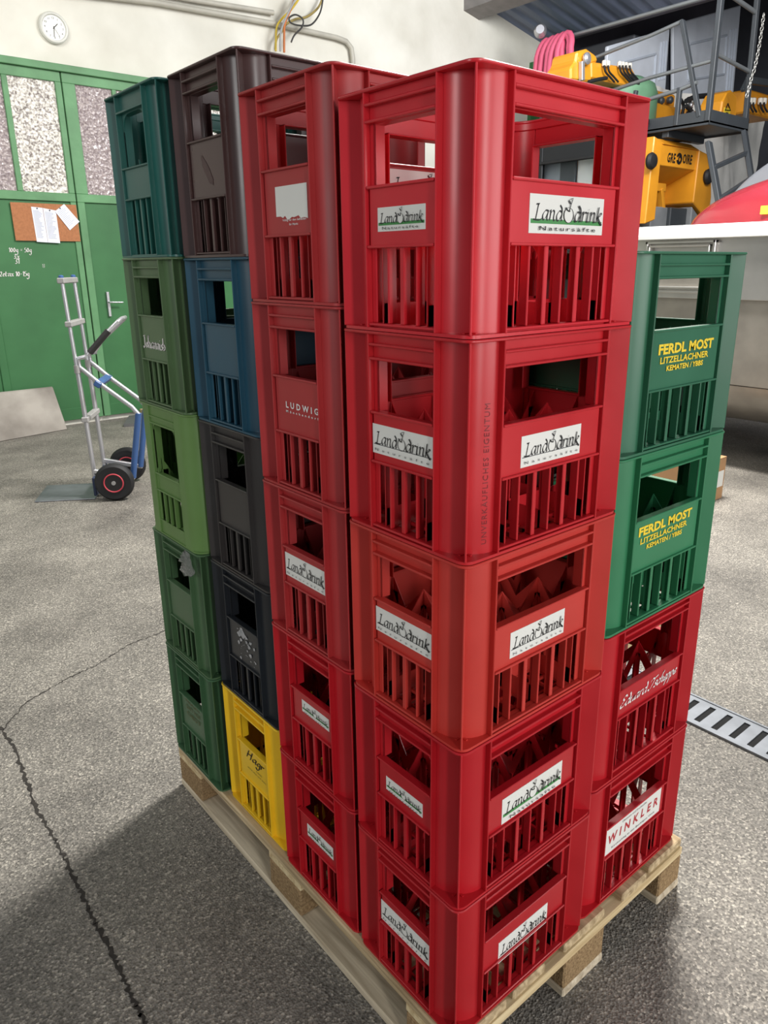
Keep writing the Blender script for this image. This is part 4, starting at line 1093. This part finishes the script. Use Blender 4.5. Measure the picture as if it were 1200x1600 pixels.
for x_, z_ in ((7.14, 2.60), (8.40, 2.52)):
    g = HB(); g.lathe([(.08, 0), (.09, .03), (.07, .06), (.03, .07)], (x_, Y0 - .03, z_), (0, -1, 0), 20); g.build('rubber_buffer', M_rubber, smooth=40)
# engine panels
Yp = 5.6
def epanel(tl, tr, br, bl, inset):
    q = [aty(*c_, Yp) for c_ in (tl, tr, br, bl)]
    g = HB(); g.prism(q, (0, .05, 0)); o = g.build('engine_panel', M_panelgrey, bevel=.012)
    cs = inset; g = HB()
    def lp(a, b_): return q[0].lerp(q[1], a).lerp(q[3].lerp(q[2], a), b_)
    for (a0, a1, b0, b1) in cs:
        qq = [lp(a0, b0), lp(a1, b0), lp(a1, b1), lp(a0, b1)]
        for i in range(4):
            g.bar(qq[i] + Vector((0, -.006, 0)), qq[(i + 1) % 4] + Vector((0, -.006, 0)), .03, .03)
    g.v = [(x - H0.x, y - H0.y, z - H0.z) for x, y, z in g.v]
    MB.build(g, 'pressed_frame', M_panelshade, o, bevel=.008)
    g = HB()
    for k in range(3):
        a = .86 + .045 * k; g.bar(lp(a, .18) + Vector((0, -.006, 0)), lp(a, .8) + Vector((0, -.006, 0)), .02, .03)
    g.v = [(x - H0.x, y - H0.y, z - H0.z) for x, y, z in g.v]
    MB.build(g, 'pressed_ribs', M_panelshade, o, bevel=.006)
epanel((950, 72), (1047, 44), (1040, 142), (945, 165), [(.22, .78, .35, .88)])
epanel((1052, 38), (1158, 8), (1142, 195), (1052, 200), [(.22, .8, .22, .55), (.22, .8, .70, .95)])
g = HB(); g.box(8.8, 10.6, 5.70, 6.6, 2.0, 4.4); g.build('engine_housing', mat('dark housing', (60, 62, 68), .6), bevel=.02)
# yellow units above the platform
def ybox(u0, v0, u1, v1, Y, dep, name, m): a = aty(u0, v1, Y); b_ = aty(u1, v0, Y); g = HB(); g.box(a.x, b_.x, Y, Y + dep, a.z, b_.z); return g.build(name, m, bevel=.02)
ybox(985, 168, 1061, 200, 5.0, .5, 'motor_cover', M_yellow); ybox(1020, 148, 1056, 170, 5.1, .4, 'valve_block', M_yellow_dark); ybox(1068, 176, 1100, 200, 4.9, .5, 'motor_cover', M_yellow)
for (u, v) in ((1030, 158), (1044, 157)):
    c = aty(u, v, 5.05); g = HB(); g.lathe([(.04, 0), (.045, .04), (.03, .06)], c, (0, -1, 0), 14); g.build('valve_knob', M_dark, smooth=40)
def hose(pts, Y, r_, nm='hydraulic_hose', m=None):
    P_ = [aty(u, v, Y) for u, v in pts]; q = []
    for i in range(len(P_) - 1):
        p0 = P_[max(i - 1, 0)]; p1 = P_[i]; p2 = P_[i + 1]; p3 = P_[min(i + 2, len(P_) - 1)]
        for k in range(5):
            t = k / 5; q.append(.5 * (2 * p1 + (p2 - p0) * t + (2 * p0 - 5 * p1 + 4 * p2 - p3) * t * t + (3 * p1 - p0 - 3 * p2 + p3) * t ** 3))
    q.append(P_[-1]); g = HB(); g.tube(q, r_, 8); return g.build(nm, m or M_rubber, smooth=60)
hose([(1072, 158), (1085, 152), (1100, 150), (1122, 149)], 4.6, .03); hose([(1072, 165), (1082, 176), (1090, 190)], 4.6, .025); hose([(1112, 150), (1126, 160), (1122, 172), (1105, 174)], 4.5, .03); hose([(1075, 153), (1080, 168), (1070, 182)], 4.7, .02); hose([(1060, 150), (1068, 165), (1064, 185)], 4.8, .02)
for (u, v) in ((1075, 165), (1083, 160), (1090, 172), (1100, 165), (1078, 178)):
    c = aty(u, v, 4.62); g = HB(); g.lathe([(.02, 0), (.028, .01), (.028, .05), (.018, .06)], c, (0, -1, 0), 12); g.build('fitting', M_silver, smooth=40)
# yellow guard with warning sign
Yg = 4.2
q = [aty(u, v, Yg) for u, v in ((1124, 188), (1150, 192), (1152, 150), (1143, 140), (1136, 144), (1129, 158))]
g = HB(); g.prism(q, (0, .28, 0)); g.build('guard', M_yellow, bevel=.015)
ybox(1130, 170, 1142, 184, Yg - .004, .004, 'warning_label', M_yellow_print)
t3 = [aty(u, v, Yg - .006) for u, v in ((1133, 172), (1141, 172.5), (1137.5, 162))]
g = HB(); g.tube(t3, .008, 6, closed=True); g.build('warning_sign', M_black)
ybox(1134, 176, 1138, 179, Yg - .007, .003, 'warning_print', M_black)
ybox(1166, 152, 1215, 176, 4.5, .5, 'valve_bank', M_yellow_dark)
for u in (1172, 1177, 1188, 1194): 
    c = aty(u, 158, 4.46); g = HB(); g.lathe([(.03, 0), (.035, .02), (.035, .07), (.02, .08)], c - Vector((0, 0, .04)), (0, 0, 1), 12); g.build('connector', mat('white connector', (214, 208, 196), .5), smooth=40)
    hose([(u, 160), (u + 1, 168), (u + 5, 175)], 4.44, .012)
g = HB(); g.bar(aty(1168, 125, 4.4), aty(1215, 132, 4.4), .06, .08); g.bar(aty(1168, 125, 4.4), aty(1160, 142, 4.4), .05, .05); g.build('support_arm', M_dark, bevel=.006)
# boom with hose bank and green tank dome
Yb = 5.0
q = [aty(u, v, Yb) for u, v in ((892, 125), (925, 128), (924, 100), (935, 96), (932, 86), (918, 76), (902, 80), (899, 96), (892, 105))]
g = HB(); g.prism(q, (0, .35, 0)); g.build('boom_head', M_yellow, bevel=.02)
q = [aty(u, v, Yb) for u, v in ((924, 96), (988, 106), (1000, 130), (985, 136), (924, 122))]
g = HB(); g.prism(q, (0, .3, 0)); g.build('boom', M_yellow, bevel=.015)
g = HB(); c = aty(915, 92, Yb - .02); 
g.lathe([(.06, 0), (.065, .03), (.03, .05)], c, (0, -1, 0), 10); g.bar(aty(909, 96, Yb - .03), aty(909, 126, Yb - .03), .05, .05); g.build('boom_joint', M_silver, bevel=.004, smooth=30)
for k, u in enumerate((944, 950, 968, 973, 978, 984)):
    c = aty(u, 99 + k * .8, Yb - .03); g = HB(); g.lathe([(.02, 0), (.026, .01), (.026, .05), (.018, .06)], c - Vector((0, 0, .03)), (0, 0, 1), 12); g.build('connector', mat('white connector', (214, 208, 196), .5), smooth=40)
    hose([(u, 102), (u + 2, 112), (u + 9, 120), (u + 16, 128)], Yb - .05, .011)
hose([(920, 128), (935, 124), (948, 122)], Yb - .06, .02)
hose([(985, 118), (996, 130), (1003, 142)], Yb - .06, .02)
c = aty(970, 150, 5.3); g = HB(); g.lathe([(.44, -.5), (.44, .0), (.40, .10), (.26, .18), (.08, .21)], c, (0, 0, 1), 32); g.build('tank', mat('pale green tank', (112, 156, 122), .4), smooth=40)
# work lamp and hose head on the rail
lp_ = Vector((7.5, 6.16, 4.28)); g = HB(); g.lathe([(.04, 0), (.075, .02), (.08, .07), (.05, .12)], lp_ + Vector((-.05, .0, 0)), (-.8, -.6, .1), 20); g.build('work_lamp', M_silver, smooth=40)
# cab with rounded window (seen through the topmost red crate)
Xc = 6.95
def cabq(pts): return [atx(u, v, Xc) for u, v in pts]
ya, yb, z0c, z1c = 4.55, 6.3, 1.35, 3.02
wy0, wy1, wz0, wz1 = 4.80, 5.62, 1.6, 2.68
g = HB(); g.box(Xc, Xc + .06, ya, wy0, z0c, z1c); g.box(Xc, Xc + .06, wy1, yb, z0c, z1c); g.box(Xc, Xc + .06, wy0, wy1, wz1, z1c); g.box(Xc, Xc + .06, wy0, wy1, z0c, wz0); g.build('cab_frame', mat('cab black', (20, 22, 27), .55), bevel=.01)
g = HB(); g.box(Xc - .05, Xc + .5, ya - .05, yb + .05, z1c, z1c + .07); g.build('cab_roof', mat('cab black', (20, 22, 27), .55), bevel=.015)
g = HB(); g.box(Xc - .02, Xc - .0, wy0 - .06, wy1 + .06, wz1, wz1 + .03); g.box(Xc - .02, Xc, wy0 - .06, wy0 - .03, wz0, wz1); g.build('window_seal', M_rubber, bevel=.005)
m = bpy.data.materials.new('cab glass'); m.use_nodes = True; b = m.node_tree.nodes['Principled BSDF']; b.inputs['Transmission Weight'].default_value = 1; b.inputs['Roughness'].default_value = .02; b.inputs['IOR'].default_value = 1.1; b.inputs['Base Color'].default_value = (.9, .93, .95, 1)
g = HB(); g.box(Xc + .02, Xc + .03, wy0, wy1, wz0, wz1); g.build('cab_glass', m)
g = HB(); g.box(Xc + .10, Xc + .14, 5.2, 5.42, 1.4, 2.9); g.build('cab_pillar', M_dark)
g = HB(); g.box(Xc + .14, Xc + .18, 5.42, 6.1, 1.4, 2.9); g.build('cab_panel', mat('cab grey panel', (150, 156, 162), .5))
g = HB(); g.box(Xc + .14, Xc + .18, 4.6, 5.2, 1.4, 2.9); g.build('cab_panel', M_tarp, bevel=.01)
g = HB(); g.box(7.3, 8.9, 4.6, 6.4, .5, 1.5); g.build('chassis', M_dark, bevel=.02)
for (x_, y_) in ((7.2, 4.5), (8.8, 4.6), (7.2, 6.3), (8.8, 6.3)):
    g = HB(); g.lathe([(.2, -.18), (.52, -.2), (.6, -.12), (.6, .12), (.52, .2), (.2, .18)], (x_, y_, .6), (1, 0, 0), 32); g.build('wheel', M_rubber, smooth=40)

# pink lifting strap hung over the railing
ps = thing('lifting_strap', 'pink lifting strap hung in loops over the harvester railing', 'strap', (7.5, 5.85, 0))
M_pink = mat('pink strap', (214, 92, 124), .6, var=.08)
base = Vector((7.5, 5.85, 0))
for k, (dy, lo_, hw) in enumerate(((.24, .62, .10), (.13, .56, .12), (.04, .66, .11), (-.05, .50, .13), (-.12, .64, .10))):
    g = MB(); top = 4.19; sx = -.06 - .012 * k
    q = [Vector((sx, dy + hw * 1.25, top - lo_)), Vector((sx, dy + hw * 1.1, top - lo_ * .5))]
    for j in range(9):
        t = math.pi * j / 8; q.append(Vector((sx + .05 * math.sin(t), dy + hw * math.cos(t), top - .18 + .18 * math.sin(t))))
    q += [Vector((sx, dy - hw * 1.1, top - lo_ * .5)), Vector((sx, dy - hw * 1.2, top - lo_ * .95))]
    g.tube(q, .036, 10); g.build('strap_loop', M_pink, ps, smooth=60)

# big grey-white cloth sheet hanging behind the ladder
g = MB(); nx, nz_ = 48, 24; vs = []
for side in (0, 1):
    for j in range(nz_ + 1):
        for i in range(nx + 1):
            x = 8.62 + 3.2 * i / nx; z = 1.2 + 2.55 * j / nz_ - (.12 * i / nx)
            d = .07 * noise.noise(Vector((x * 2.2, z * .9, 1))) + .05 * noise.noise(Vector((x * 5 + z * 2, z * 2.1, 7))) + .10 * math.sin(x * 2.7 + z * .7)
            vs.append((x, 5.25 + d + side * .012, z))
o_ = (nx + 1) * (nz_ + 1); fs = []
for j in range(nz_):
    for i in range(nx):
        a = j * (nx + 1) + i; fs += [(a, a + 1, a + nx + 2, a + nx + 1), (o_ + a, o_ + a + nx + 1, o_ + a + nx + 2, o_ + a + 1)]
g.add(vs, fs); tag(g.build('cloth_sheet', M_tarp, smooth=180, recalc=False), 'creased grey-white cloth sheet hanging behind the dark ladder', 'cloth')
